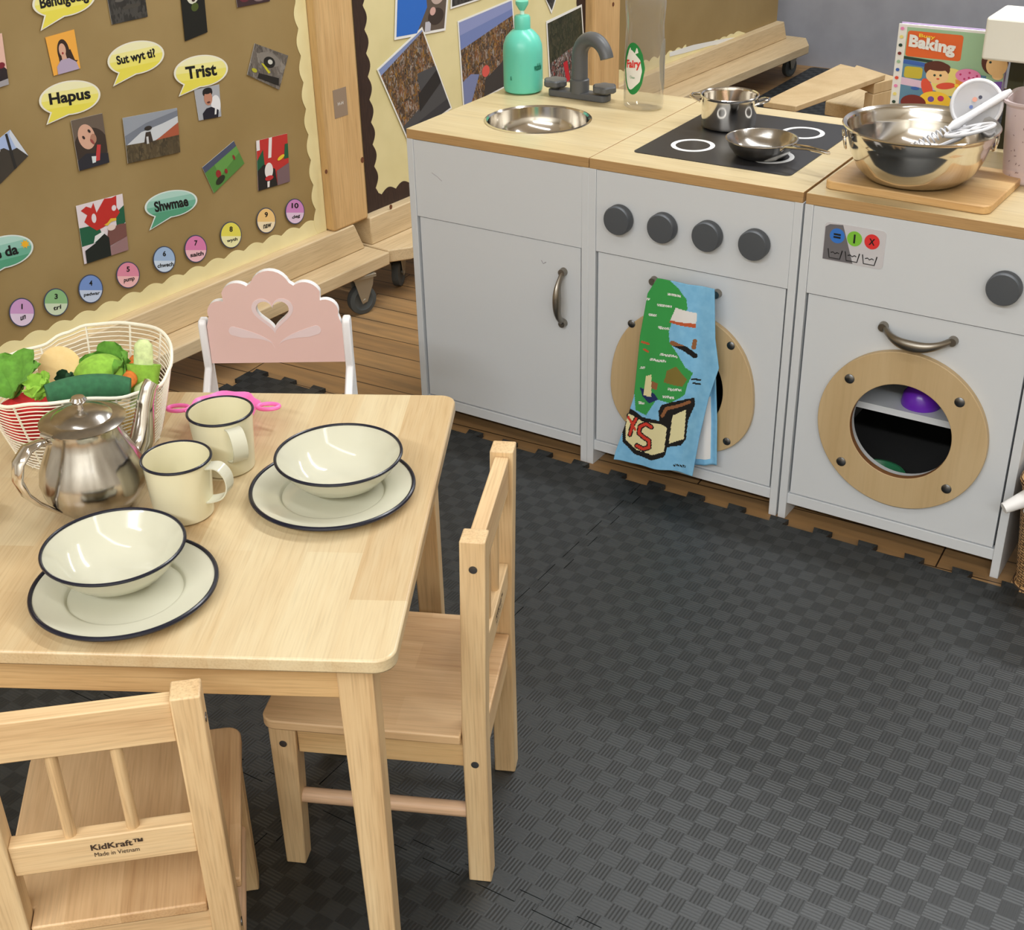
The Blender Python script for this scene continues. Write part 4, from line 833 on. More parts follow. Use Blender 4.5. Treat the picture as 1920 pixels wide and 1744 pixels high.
# speech bubbles
YB1 = [f_(240, 236, 190), f_(240, 232, 150), f_(236, 226, 110), f_(232, 220, 84)]
TB1 = [f_(176, 214, 202), f_(146, 196, 180), f_(110, 176, 150), f_(84, 158, 124)]
def bubble(label, cx, cy, rx, ry, tilt, tail, text, tw_, th_, pal, group, extra=None, dx=0):
    rim_m = f_(236, 232, 214) if pal is YB1 else f_(220, 230, 224)
    mb = MB(); mats = [rim_m]+pal+[INK, f_(240, 180, 40)]
    ct, s_ = cos(R(tilt)), sin(R(tilt))
    def W(a, b_, o): return F1.w(*F1.px(cx+a*ct+b_*s_, cy+a*s_*-1+b_*ct if False else cy-a*s_+b_*ct), o)
    lift = .003
    def outline(k):
        p_ = []
        for a, b_ in ell(0, 0, rx*k, ry*k, 48): p_.append((a, b_))
        return p_
    O = outline(1.0); I = outline(.93)
    n = len(O)
    mb.add([W(a, b_, lift) for a, b_ in O]+[W(a, b_, lift-.0006) for a, b_ in O], [tuple(range(n)), tuple(range(2*n-1, n-1, -1))]+[(i, (i+1) % n, n+(i+1) % n, n+i) for i in range(n)], 0)
    tx, ty = tail; tl = (tx*ct-ty*s_, tx*s_+ty*ct) if False else (tx, ty)
    T = [(-rx*.62, ry*.62), tl, (-rx*.12, ry*.90), (-rx*.2, ry*.4)]
    def W2(a, b_, o): return F1.w(*F1.px(cx+a, cy+b_), o)
    mb.add([W(-rx*.66, ry*.55, lift+.0001), W2(tx, ty, lift+.0001), W(-rx*.02, ry*.95, lift+.0001), W(-rx*.2, ry*.4, lift+.0001)], [(0, 1, 2, 3)], 0)
    # four printed bands, pale to deep
    for k in range(4):
        lo, hi = ry*.93*(-1+.5*k), ry*.93*(-1+.5*(k+1)); pts = []
        for i in range(13):
            b_ = lo+(hi-lo)*i/12; a = rx*.93*math.sqrt(max(0, 1-(b_/(ry*.93))**2)); pts.append((a, b_))
        poly = pts+[(-a, b_) for a, b_ in reversed(pts)]
        mb.add([W(a, b_, lift+.0002) for a, b_ in poly], [tuple(range(len(poly)))], 1+k)
    mb.add([W(-rx*.60, ry*.52, lift+.0003), W2(tx*.93, ty*.94, lift+.0003), W(-rx*.06, ry*.88, lift+.0003), W(-rx*.2, ry*.45, lift+.0003)], [(0, 1, 2, 3)], 4)
    if extra:
        ex, ey, er = extra
        star = [(ex+er*(1 if i % 2 else .55)*cos(pi*i/8), ey+er*(1 if i % 2 else .55)*sin(pi*i/8)) for i in range(16)]
        mb.add([W2(a, b_, lift+.0006) for a, b_ in star], [tuple(range(16))], 6)
    put_text(mb, text, lambda u, v: W(-tw_/2+tw_*u+dx, th_/2-th_*v, lift+.0005), 5, .035)
    return tag(mb.build('speech_bubble', mats, center=True, smooth=0), label, 'speech bubble', group)
bubble('yellow speech bubble that reads Hapus', 129, 183, 58, 32, 9, (-44, 51), 'Hapus', 78, 28, YB1, BG)
bubble('yellow speech bubble that reads Sut wyt ti', 253, 108, 54, 31, 12, (-43, 54), 'Sut wyt ti?', 74, 22, YB1, BG)
bubble('yellow speech bubble that reads Trist', 375, 133, 51, 30, 8, (-42, 48), 'Trist', 58, 24, YB1, BG)
bubble('yellow speech bubble cut by the top edge', 118, 0, 60, 31, 11, (-44, 58), 'Bendigedig', 92, 28, YB1, BG)
bubble('teal speech bubble below the windmill photo', 319, 382, 50, 25, 11, (-41, 50), 'Shwmae', 64, 20, TB1, 'teal speech bubbles on the left board')
bubble('teal speech bubble with a small sun at the left edge', 6, 472, 56, 30, 14, (-50, 60), 'Bore da', 84, 20, TB1, 'teal speech bubbles on the left board', (39, -15, 9), -16)
# number discs
for (cx, cy, rx, ry, num, wd, c1, c2) in ((39, 585, 24, 27, '1', 'un', (206, 156, 204), (226, 206, 228)), (103, 566, 23, 26, '3', 'tri', (140, 186, 130), (206, 220, 190)), (168, 541, 23, 27, '4', 'pedwar', (118, 148, 206), (196, 208, 230)),
        (238, 515, 22, 25, '5', 'pump', (224, 140, 164), (240, 186, 186)), (306, 486, 21, 25, '6', 'chwech', (160, 186, 220), (206, 220, 236)), (365, 466, 21, 26, '7', 'saith', (220, 128, 176), (240, 190, 200)),
        (431, 440, 20, 25, '8', 'wyth', (232, 222, 90), (240, 236, 180)), (497, 413, 18, 24, '9', 'naw', (240, 200, 130), (244, 226, 190)), (551, 396, 18, 24, '10', 'deg', (206, 136, 196), (226, 200, 226))):
    mb = MB(); L_ = .0036
    def Wd(a, b_, o, cx=cx, cy=cy): return F1.w(*F1.px(cx+a, cy+b_), o)
    O = ell(0, 0, rx, ry, 36); n = 36
    mb.add([Wd(a, b_, L_) for a, b_ in O]+[Wd(a, b_, L_-.0006) for a, b_ in O], [tuple(range(n)), tuple(range(2*n-1, n-1, -1))]+[(i, (i+1) % n, n+(i+1) % n, n+i) for i in range(n)], 0)
    mb.add([Wd(a, b_, L_+.0001) for a, b_ in ell(0, 0, rx*.93, ry*.93, 36)], [tuple(range(36))], 1)
    mb.add([Wd(a, b_, L_+.0002) for a, b_ in ell(0, 0, rx*.93, ry*.93, 20, a0=0.1, a1=pi-.1)], [tuple(range(21))], 2)
    nw = 2.5 if num == '1' else 6 if len(num) == 1 else 13
    put_text(mb, num, lambda u, v: Wd(-nw/2+nw*u, -6-10*v, L_+.0004), 3, .03)
    ww = 5*len(wd)
    put_text(mb, wd, lambda u, v: Wd(-ww/2+ww*u+2, 14-8*v-4*(u-.5), L_+.0004), 3, .03)
    tag(mb.build('number_disc', [f_(60, 70, 96), f_(*c1), f_(*c2), INK], center=True, smooth=0), 'small round paper number disc %s on the left board' % num, 'number disc', DG)

# ================================================================ dining table
TH = .49574; KX, KY = .59783, -.70869
e1 = V((cos(TH), sin(TH), 0)); e2 = V((-sin(TH), cos(TH), 0))
TZt = .50472; TL, TDp = .80, .58204
tb = thing('play_table', 'pale wooden childrens table laid with plates, mugs and teapot', 'table', (KX, KY, 0), TH)   # local: x along e1 (negative into table), y along e2
MB().prism(rrect(-TL, -TDp, 0, 0, .022, 7), lambda a, b_, z: V((a, b_, z)), TZt-.017, TZt).build('tabletop', TABLE, tb, bevel=.0025)
IN = .028
ap = MB().box((-TL+.06, -TDp+IN+.006, TZt-.075), (-.06, -TDp+IN+.022, TZt-.0172)); ap.build('apron', TWOOD, tb, bevel=.001)
MB().box((-TL+.06, -IN-.022, TZt-.075), (-.06, -IN-.006, TZt-.0172)).build('apron', TWOOD, tb, bevel=.001)
APY = wood('rubberwood_apron_side', (228, 198, 148), (214, 178, 126), (190, 150, 100), 'y', None, .42, seed=12)
for xx in (-IN-.022, -TL+IN+.006): MB().box((xx, -TDp+.06, TZt-.075), (xx+.016, -.06, TZt-.0172)).build('apron', APY, tb, bevel=.001)
for (sx, sy, cx, cy) in ((-1, 1, -IN, -TDp+IN), (-1, -1, -IN, -IN), (1, 1, -TL+IN, -TDp+IN), (1, -1, -TL+IN, -IN)):
    a = .038; b_ = .029
    lo = [(cx, cy), (cx+sx*b_, cy), (cx+sx*b_, cy+sy*b_), (cx, cy+sy*b_)]; hi = [(cx, cy), (cx+sx*a, cy), (cx+sx*a, cy+sy*a), (cx, cy+sy*a)]
    MB().hexa([(x, y, TZ) for x, y in lo], [(x, y, TZt-.0172) for x, y in hi]).build('leg', CWOODZ, tb, bevel=.0015)

# ================================================================ chairs
def make_chair(label, x, y, th):
    w_, D_, Ht, ti, zs, pw, pd = .2333, .2697, .523, .0075, .2508, .0285, .029
    t = thing('wooden_chair', label, 'chair', (x, y, 0), th, 'small pale wooden chairs at the table')
    z0 = TZ
    for s in (-1, 1):
        xo, xi = s*w_/2, s*(w_/2-pw)
        m_ = MB()
        zm = zs+.01
        m_.hexa([(xi, 0, z0), (xo, 0, z0), (xo, pd, z0), (xi, pd, z0)], [(xi, 0, zm), (xo, 0, zm), (xo, pd, zm), (xi, pd, zm)])
        m_.hexa([(xi, 0, zm), (xo, 0, zm), (xo, pd, zm), (xi, pd, zm)], [(xi, -ti, Ht), (xo, -ti, Ht), (xo, pd-ti, Ht), (xi, pd-ti, Ht)])
        m_.f = [f for f in m_.f]; bl = m_.build('rear_post', CWOODZ, t, bevel=.0018)
        for z_ in (.205, .487):
            sc = MB().lathe([(0, 0), (.0048, 0), (.0048, .0008), (0, .0012)], n=14).build('bolt', SCREW, bl, loc=(s*(w_/2+.0001), pd/2-(ti if z_ > .3 else 0), z_)); sc.rotation_euler = (0, R(90*s), 0)
        fl_ = MB().hexa([(xi+s*.003, D_-.026, z0), (xo, D_-.026, z0), (xo, D_, z0), (xi+s*.003, D_, z0)], [(xi-s*.002, D_-.034, zs-.0135), (xo, D_-.034, zs-.0135), (xo, D_, zs-.0135), (xi-s*.002, D_, zs-.0135)])
        fl_ = fl_.build('front_leg', CWOODZ, t, bevel=.0018)
        sc = MB().lathe([(0, 0), (.0048, 0), (.0048, .0008), (0, .0012)], n=14).build('bolt', SCREW, fl_, loc=(s*(w_/2+.0001), D_-.017, .212)); sc.rotation_euler = (0, R(90*s), 0)
        MB().box((min(xi, xo-s*.004)+.001 if s > 0 else xi-.017-.004+.004, pd+.0003, zs-.055), (0, 0, 0)) if False else None
        xa, xb = sorted((xo-s*.006, xo-s*.020))
        MB().box((xa, pd, zs-.055), (xb, D_-.034, zs-.0137)).build('side_rail', APY, t, bevel=.001)
        MB().tube([(xo-s*.014, pd-.002, .118), (xo-s*.014, D_-.028, .118)], .0098, n=14).build('stretcher', DOWEL, t)
    MB().box((-w_/2+pw, D_-.026, zs-.055), (w_/2-pw, D_-.010, zs-.0137)).build('front_rail', CWOODX, t, bevel=.001)
    MB().box((-w_/2+pw, .006, zs-.055), (w_/2-pw, .022, zs-.0137)).build('rear_rail', CWOODX, t, bevel=.001)
    # seat: notched round the rear posts
    wo = w_/2+.005; wi = w_/2-pw-.001; r_ = .018; fy = D_+.008
    p_ = [(-wo, pd+.0012), (-wi, pd+.0012), (-wi, .003), (wi, .003), (wi, pd+.0012), (wo, pd+.0012)]
    p_ += [(wo, fy-r_)]+[(wo-r_+r_*cos(R(a)), fy-r_+r_*sin(R(a))) for a in (15, 30, 45, 60, 75)]+[(wo-r_, fy), (-wo+r_, fy)]+[(-wo+r_+r_*cos(R(a)), fy-r_+r_*sin(R(a))) for a in (105, 120, 135, 150, 165)]+[(-wo, fy-r_)]
    MB().prism(p_, lambda a, b_, z: V((a, b_, z)), zs-.0135, zs).build('seat', SEATW, t, bevel=.002)
    def yb(z): return -ti*(z-zs)/(Ht-zs)
    def rail(za, zb, name, th_=.018, yo=.005, tz=0):
        o = MB().hexa([(-w_/2+pw, yb(za)+yo, za), (w_/2-pw, yb(za)+yo, za), (w_/2-pw, yb(za)+yo+th_, za), (-w_/2+pw, yb(za)+yo+th_, za)],
                      [(-w_/2+pw, yb(zb)+yo, zb), (w_/2-pw, yb(zb)+yo, zb), (w_/2-pw, yb(zb)+yo+th_, zb), (-w_/2+pw, yb(zb)+yo+th_, zb)]).build(name, CWOODX, t, bevel=.0015); return o
    rail(.468, .516, 'top_rail'); lr = rail(.322, .361, 'lower_rail')
    for xs_ in (-.03, .03):
        MB().tube([(xs_, yb(.360)+.014, .360), (xs_, yb(.469)+.014, .469)], .0062, n=14).build('spindle', CWOODZ, t)
    k_ = MB()
    put_text(k_, 'KidKraft\u2122', lambda u, v: V((-.012+.050*u, yb(.35)+.0042, .344+.008*v)), 0, .02)
    put_text(k_, 'Made in Vietnam', lambda u, v: V((-.010+.043*u, yb(.34)+.0044, .335+.0055*v)), 0, .0)
    k_.build('stamped_lettering', mat('branded_ink', (60, 44, 34), .7), lr, smooth=0)
    return t
make_chair('pale wooden chair at the right end of the table, seat tucked under', .7962, -.9172, 1.9864)
make_chair('pale wooden chair cut by the lower left corner, back towards the camera', .676, -1.4459, .7394)

# ---------------------------------------------------------------- pink toddler chair
pcx = thing('pink_chair', 'small pink and white chair with scalloped back and heart cut-out', 'chair', ((-.0075+.185)/2, (-.565-.4465)/2, 0), math.atan2(.524, .852))
# local x = lateral; local -y = towards the table (front)
HW = .113; PW = .013
SEC = (238, 236, 236)
WHT = mat('white_gloss_paint', SEC, .35)
for s in (-1, 1):
    prof = [(.008, TZ), (.030, TZ), (.006, .37), (.010, .428), (.004, .436), (-.014, .436), (-.019, .428), (-.016, .350), (-.072, .302), (-.13, .295), (-.155, .28), (-.165, TZ), (-.14, TZ), (-.128, .12), (-.10, .17), (-.04, .17), (-.015, .12)]
    xo = s*HW
    MB().prism(prof, lambda a, b_, t_: V((xo+t_*s, a, b_)), 0, PW).build('side_frame', WHT, pcx, bevel=.003)
MB().box((-HW, -.14, .20), (HW, .0, .214)).build('seat', PINK, pcx, bevel=.003)
bp_ = []
def arc(cx, cz, r_, a0, a1, n=10): return [(cx+r_*cos(R(a0+(a1-a0)*i/n)), cz+r_*sin(R(a0+(a1-a0)*i/n))) for i in range(n+1)]
bp_ = [(-HW+.0005, .357), (HW-.0005, .357), (HW-.0005, .425)] + arc(.0875, .4485, .021, -20, 112) + arc(.0555, .473, .0275, 22, 128) + arc(0, .487, .034, 22, 158) + arc(-.0555, .473, .0275, 52, 158) + arc(-.0875, .4485, .021, 68, 200) + [(-HW+.0005, .425)]
def heart(k, cz=.447):
    o = []
    for i in range(48):
        a = 2*pi*i/48; o.append((k*16*sin(a)**3/16, cz+k*(13*cos(a)-5*cos(2*a)-2*cos(3*a)-cos(4*a))/16))
    return o
# panel with heart hole: resample the outline by angle about the heart centre
def byangle(poly, c, angs):
    res = []
    for a in angs:
        dx, dz = cos(a), sin(a); best = None; n = len(poly)
        for i in range(n):
            (x1, z1), (x2, z2) = poly[i], poly[(i+1) % n]; ex, ez = x2-x1, z2-z1; det = dx*(-ez)+ex*dz
            if abs(det) < 1e-12: continue
            t_ = ((x1-c[0])*(-ez)+ex*(z1-c[1]))/det; u_ = (dx*(z1-c[1])-dz*(x1-c[0]))/det
            if t_ > 0 and -1e-6 <= u_ <= 1+1e-6 and (best is None or t_ > best): best = t_
        res.append((c[0]+dx*best, c[1]+dz*best))
    return res
hc_ = (0, .447)
angs = sorted([2*pi*i/120 for i in range(120)]+[math.atan2(z-hc_[1], x-hc_[0]) % (2*pi) for x, z in bp_])
outp = byangle(bp_, hc_, angs); inp = byangle(heart(.027), hc_, angs)
pn = MB(); ring(pn, inp, outp, -.012, .0, 0, 1)
pb_ = pn.build('back_panel', [PINK, WHT], pcx)
for p_ in pb_.data.polygons:
    if abs(p_.normal.y) < .5: p_.material_index = 1
ho = MB(); ring(ho, byangle(heart(.0275), hc_, angs), byangle(heart(.0345), hc_, angs), -.0126, -.012)
for s in (-1, 1):
    up_ = [(s*(.003+.066*t_), .384+.040*(t_**.5)) for t_ in [i/16 for i in range(17)]]
    lo_ = [(s*(.003+.066*t_), .384+.040*(t_**.5)-.0165*min(1, t_*1.25)) for t_ in [i/16 for i in range(17)]]
    up_ += [(s*(.069+.008*sin(R(q))), .424-.00825+.00825*cos(R(q))) for q in (25, 50, 75, 90, 105, 130, 155)]
    poly = up_+lo_[::-1][:-1]
    ho.prism(poly, lambda a, b_, t_: V((a, t_, b_)), -.0126, -.0118)
ho.build('painted_leaves_and_heart', PALEPINK, pb_, smooth=0)

# ================================================================ tableware
def plate(label, cx, cy):
    t = thing('plate', label, 'plate', (cx, cy, TZt+.0003), 0, 'cream enamel plates with navy rims')
    MB().lathe([(0, 0), (.060, 0), (.065, .0035), (.090, .0098), (.0948, .0112), (.0948, .0126), (.090, .0116), (.0660, .0066), (.0635, .0062), (.0618, .0050), (.0600, .0024), (.0575, .0018), (0, .0018)], n=80).build('dish', ENAMEL, t)
    MB().tube([(.0955*cos(a), .0955*sin(a), .0118) for a in [2*pi*i/96 for i in range(96)]], .0026, n=8, closed=True).build('rim', NAVY, t)
def bowl(label, cx, cy, tilt=(0, 0)):
    t = thing('bowl', label, 'bowl', (cx, cy, TZt+.0003+.0022), 0, 'cream enamel bowls with navy rims')
    MB().lathe([(0, 0), (.030, 0), (.032, .002), (.051, .0125), (.064, .0265), (.0730, .0415), (.0742, .0430), (.0735, .0434), (.0710, .0405), (.0620, .0270), (.050, .0135), (.034, .0060), (.015, .0042), (0, .004)], n=80).build('dish', ENAMEL, t)
    MB().tube([(.0738*cos(a), .0745*sin(a), .0430) for a in [2*pi*i/96 for i in range(96)]], .0019, n=8, closed=True).build('rim', NAVY, t)
    t.rotation_euler = (tilt[0], tilt[1], 0)
plate('cream enamel plate with navy rim nearest the table front edge', .562, -1.273)
plate('cream enamel plate with navy rim near the chair at the right', .6215, -1.0007)
bowl('cream enamel bowl on the plate nearest the table front edge', .5385, -1.2592)
bowl('cream enamel bowl on the plate near the chair at the right', .6185, -.9815)
def mug(label, cx, cy, h, hdir, rb=.034, rt_=.039):
    t = thing('mug', label, 'mug', (cx, cy, TZt+.0003), 0, 'cream enamel mugs with navy rims')
    MB().lathe([(0, 0), (rb-.002, 0), (rb, .002), (rt_-.0003, h), (rt_-.001, h+.0006), (rt_-.0018, h), (rb-.0015, .004), (0, .0035)], n=64).build('body', ENAMELI, t)
    MB().tube([(rt_*cos(a), rt_*sin(a), h) for a in [2*pi*i/72 for i in range(72)]], .0017, n=8, closed=True).build('rim', NAVY, t)
    q = V((cos(hdir), sin(hdir), 0)); pq = V((-sin(hdir), cos(hdir), 0)); hw = .0092
    cps = [(rt_-.0005, h-.007), (rt_+.012, h-.006), (rt_+.021, h-.016), (rt_+.022, h-.030), (rt_+.015, h-.042), (rt_+.003, h-.048), (rt_-.005, h-.050)]
    pts = []
    for i in range(len(cps)-1):
        for k in range(5):
            t_ = k/5; p0, p1, p2, p3 = [V((*cps[max(0, min(len(cps)-1, j))], 0)) for j in (i-1, i, i+1, i+2)]
            pts.append(.5*((2*p1)+(-p0+p2)*t_+(2*p0-5*p1+4*p2-p3)*t_*t_+(-p0+3*p1-3*p2+p3)*t_**3))
    pts.append(V((*cps[-1], 0)))
    vs = []; n = len(pts)
    for i, p_ in enumerate(pts):
        tg = (pts[min(i+1, n-1)]-pts[max(i-1, 0)]).normalized(); nr = V((-tg.y, tg.x, 0))
        for o_ in (0, .0016):
            for s in (-1, 1): pp = p_+nr*o_; vs.append(q*pp.x+pq*(s*hw)+V((0, 0, pp.y)))
    fs = []
    for i in range(n-1):
        a = 4*i; b_ = a+4; fs += [(a, a+1, b_+1, b_), (a+2, b_+2, b_+3, a+3), (a, b_, b_+2, a+2), (a+1, a+3, b_+3, b_+1)]
    fs += [(0, 2, 3, 1), (4*n-4, 4*n-3, 4*n-1, 4*n-2)]
    MB().add(vs, fs).build('handle', ENAMEL, t)
mug('cream enamel mug with navy rim in front, right of the teapot', .497, -1.1195, .0725, math.atan2(.545*.97-.838*.25, .838*.97+.545*.25))
mug('cream enamel mug with navy rim behind, near the pink toy', .464, -1.012, .0755, math.atan2(.545*.5-.838*.87, .838*.5+.545*.87))

# teapot
tp_ = thing('teapot', 'small shiny steel teapot with knobbed lid beside the vegetable basket', 'teapot', (.400, -1.161, TZt+.0003))
prof = [(0, 0), (.036, 0), (.0385, .003), (.048, .013), (.0575, .028), (.0600, .042), (.0575, .056), (.0505, .073), (.0425, .090), (.0385, .103), (.0395, .109), (.0435, .113)]
MB().lathe(prof, n=128, mod=lambda a, j: 1+.010*abs(sin(8*a))*(1 if 3 < j < 10 else 0)).build('body', STEELB, tp_)
MB().lathe([(.044, .1132), (.0480, .1134), (.0484, .1148), (.040, .1185), (.034, .1190), (.030, .1225), (.018, .1265), (.006, .128), (0, .1282)], n=64, c=(0, 0, 0)).build('lid', STEELB, tp_)
MB().lathe([(0, 0), (.004, 0), (.003, .006), (.008, .009), (.0095, .012), (.007, .0155), (0, .0165)], n=32, c=(0, 0, .1275)).build('lid_knob', STEEL, tp_)
sd = V((.10, .995, 0)).normalized()
sp = [sd*.046+V((0, 0, .034)), sd*.062+V((0, 0, .042)), sd*.074+V((0, 0, .058)), sd*.080+V((0, 0, .078)), sd*.086+V((0, 0, .100)), sd*.094+V((0, 0, .116)), sd*.100+V((0, 0, .122))]
MB().tube(sp, [.0195, .0175, .0140, .0115, .0095, .0085, .0085], n=20, flat=1.1).build('spout', STEEL, tp_)
hd_ = -sd; cps = [(.045, .104), (.056, .110), (.074, .109), (.088, .097), (.093, .078), (.087, .057), (.075, .040), (.062, .027), (.051, .016)]
MB().tube([hd_*a+V((0, 0, b_)) for a, b_ in cps], [.0045, .0075, .0098, .0100, .0096, .0085, .007, .0055, .004], n=16, flat=.5).build('handle', STEEL, tp_)
MB().tube([hd_*.046+V((-.009, 0, .1125)), hd_*.046+V((.009, 0, .1125))], .0038, n=10).build('hinge', STEEL, tp_)

# wooden thing cut by the left edge
tag(MB().lathe([(0, 0), (.02, 0), (.023, .004), (.023, .03), (.019, .035), (0, .035)], n=28).build('wooden_pot', wood('brown_toy_wood', (186, 140, 98), (168, 120, 80), (140, 96, 62), 'z'), loc=(.311, -1.2735, TZt+.0003)), 'little brown wooden pot cut by the left edge of the photo', 'pot')

# pink toy sieve
pt_ = thing('toy_sieve', 'bright pink plastic toy sieve with two loop ears behind the mugs', 'toy sieve', (.392, -.937, TZt+.0003))
PKP = mat('neon_pink_plastic', (255, 120, 190), .35, Subsurface_Weight=.2)
MB().lathe([(0, 0), (.020, 0), (.030, .008), (.040, .024), (.046, .028), (.046, .030), (.039, .027), (.028, .0105), (.018, .003), (0, .0028)], n=48, mod=lambda a, j: 1+.05*cos(8*a)).build('bowl', PKP, pt_)
for s in (-1, 1):
    q = V((rt.x, rt.y, 0)).normalized()*s; pq = V((-q.y, q.x, 0))
    MB().tube([q*(.058+.014*cos(a))+pq*(.008*sin(a))+V((0, 0, .029)) for a in [2*pi*i/20 for i in range(20)]], .0028, n=8, closed=True).build('loop_handle', PKP, pt_)
# orange-pink reflection on the table by the sieve has no object here
# ---------------------------------------------------------------- wire basket
WIREM = mat('cream_wire', (240, 234, 214), .4)
bc = V((.262, -1.050, TZt+.0003))
RIMZ = [(-180, .093), (-169, .096), (-130, .092), (-89, .1), (-63, .110), (-39, .112), (-9, .1), (15, .092), (31, .1), (49, .112), (72, .116), (103, .112), (130, .108), (146, .1), (160, .090), (180, .093)]
def rimz(a):
    d = (math.degrees(a)+180) % 360-180
    for (a0, z0), (a1, z1) in zip(RIMZ, RIMZ[1:]):
        if a0 <= d <= a1: return z0+(z1-z0)*(.5-.5*cos(pi*(d-a0)/(a1-a0)))
    return .093
bsk = thing('wire_basket', 'cream wire basket full of felt vegetables at the left of the table', 'basket', bc)
def brim(a, t_):   # angle, height fraction -> local point
    r_ = .090+(.118-.090)*t_**.9; c, s_ = cos(a), sin(a); k = 1
    return V((r_*k*c, r_*k*s_, .003+(rimz(a)-.003)*t_))
mbw = MB()
for j in range(0, 19):
    t_ = j/19; mbw.tube([brim(2*pi*i/72, t_) for i in range(72)], .0008, n=5, closed=True)
mbw.build('horizontal_wires', WIREM, bsk)
MB().tube([brim(2*pi*i/96, 1) for i in range(96)], .0023, n=8, closed=True).build('rim_wire', WIREM, bsk)
mbw = MB()
for k in range(12):
    a = 2*pi*k/12+.2; mbw.tube([brim(a, t_/6) for t_ in range(7)], .0014, n=6)
for k in range(-5, 6):
    x = k*.016; h_ = math.sqrt(max(0, .092**2-x*x)); mbw.tube([(x, -h_, .003), (x, h_, .003)], .0009, n=5)
mbw.build('upright_wires', WIREM, bsk)
def felt(name, c, c2=None): return noisy(name, c, c2 or tuple(int(v*.88) for v in c), 120, .95, bumpd=.0004)
FG = felt('felt_lime', (150, 200, 70)); FD = felt('felt_dark_green', (56, 112, 74)); FL_ = felt('felt_leaf_green', (104, 160, 56)); FR = felt('felt_red', (200, 36, 34)); FY_ = felt('felt_peach', (244, 212, 152), (240, 206, 144)); FO = felt('felt_orange', (236, 130, 50)); FP = felt('felt_pale_green', (214, 228, 164)); FC = felt('felt_cream', (232, 226, 200)); FDK = felt('felt_deep_green', (34, 72, 40))
VG = 'felt vegetables in the wire basket'
def leaf(mb, c, dirv, L_, W_, bend=.02, wav=.15, mi=0, upv=V((0, 0, 1))):
    d = V(dirv).normalized(); sd_ = d.cross(upv).normalized(); nu, nv = 14, 8; vs = []
    nrm_ = sd_.cross(d)
    for i in range(nu+1):
        t_ = i/nu; wdt = W_*(sin(pi*min(1, t_*.92+.04))**.6)*(1+wav*sin(t_*22))
        for j in range(nv+1):
            s = j/nv*2-1; vs.append(c+d*(L_*t_)+sd_*(s*wdt)+nrm_*(bend*(t_**2)+.25*W_*s*s+.10*W_*sin(9*t_+4*s)))
    fs = [(i*(nv+1)+j, i*(nv+1)+j+1, (i+1)*(nv+1)+j+1, (i+1)*(nv+1)+j) for i in range(nu) for j in range(nv)]
    n0 = len(vs); vs2 = [v-nrm_*.0018 for v in vs]
    edge = [j for j in range(nv+1)]+[i*(nv+1)+nv for i in range(1, nu+1)]+[nu*(nv+1)+j for j in range(nv-1, -1, -1)]+[i*(nv+1) for i in range(nu-1, 0, -1)]
    fs += [tuple(a+n0 for a in f[::-1]) for f in fs]+[(edge[k], edge[(k+1) % len(edge)], n0+edge[(k+1) % len(edge)], n0+edge[k]) for k in range(len(edge))]
    mb.add(vs+vs2, fs, mi)
def bz(x, y, z): return V((x, y, TZt+z))
# cabbage
cp = atz(188, 688, TZt+.10)
cb_ = thing('felt_cabbage', 'lime green felt cabbage with ruffled outer leaves in the basket', 'felt vegetable', (cp.x, cp.y, TZt+.072), 0, VG)
MB().ball((0, 0, .010), .036, 20, sz=.9).build('heart', FG, cb_)
m_ = MB()
for a, l_ in ((60, .052), (110, .056), (20, .050), (160, .045)): leaf(m_, V((0, 0, 0))+V((cos(R(a))*.012, sin(R(a))*.012, -.012)), (cos(R(a))*.5, sin(R(a))*.5, .9), l_*1.12, .026, .008, .18)
m_.build('outer_leaves', FL_, cb_)
# peach disc (melon slice)
cp = atz(113, 692, TZt+.098); nx = (CAM-cp).normalized(); ax = V((0, 0, 1)).cross(nx).normalized(); ay = nx.cross(ax)
m_ = MB(); m_.add([V(cp)+ax*(.0265*cos(a))+ay*(.0285*sin(a))+nx*o_ for o_ in (-.006, .0) for a in [2*pi*i/36 for i in range(36)]], [tuple(range(36))[::-1], tuple(range(36, 72))]+[(i, (i+1) % 36, 36+(i+1) % 36, 36+i) for i in range(36)])
tag(m_.build('felt_slice', FY_, center=True), 'round pale peach felt slice standing up in the basket', 'felt vegetable', VG)
# cucumber / courgette
c0 = atz(88, 742, TZt+.105); c1 = atz(244, 728, TZt+.098); md = (c0+c1)/2+V((0, 0, .006))+V((fw.x, fw.y, 0))*.012
m_ = MB(); pth = []; rs = []
for i in range(21):
    t_ = i/20; pth.append(c0*(1-t_)**2+md*2*t_*(1-t_)+c1*t_*t_); rs.append(.0165*(.45+.55*sin(pi*min(1, .12+t_*.78))**.5))
m_.tube(pth, rs, n=16); tag(m_.build('felt_cucumber', FD, center=True), 'long dark green felt cucumber lying along the near rim of the basket', 'felt vegetable', VG)
# dark sprout
cp = atz(118, 712, TZt+.108); m_ = MB(); leaf(m_, cp+V((0, 0, -.012)), (-.1, .05, 1), .026, .010, .006); leaf(m_, cp+V((.004, 0, -.012)), (.5, .1, .7), .024, .010, .006)
tag(m_.build('felt_sprout', FDK, center=True), 'tiny deep green felt leaf pair in front of the peach slice', 'felt vegetable', VG)
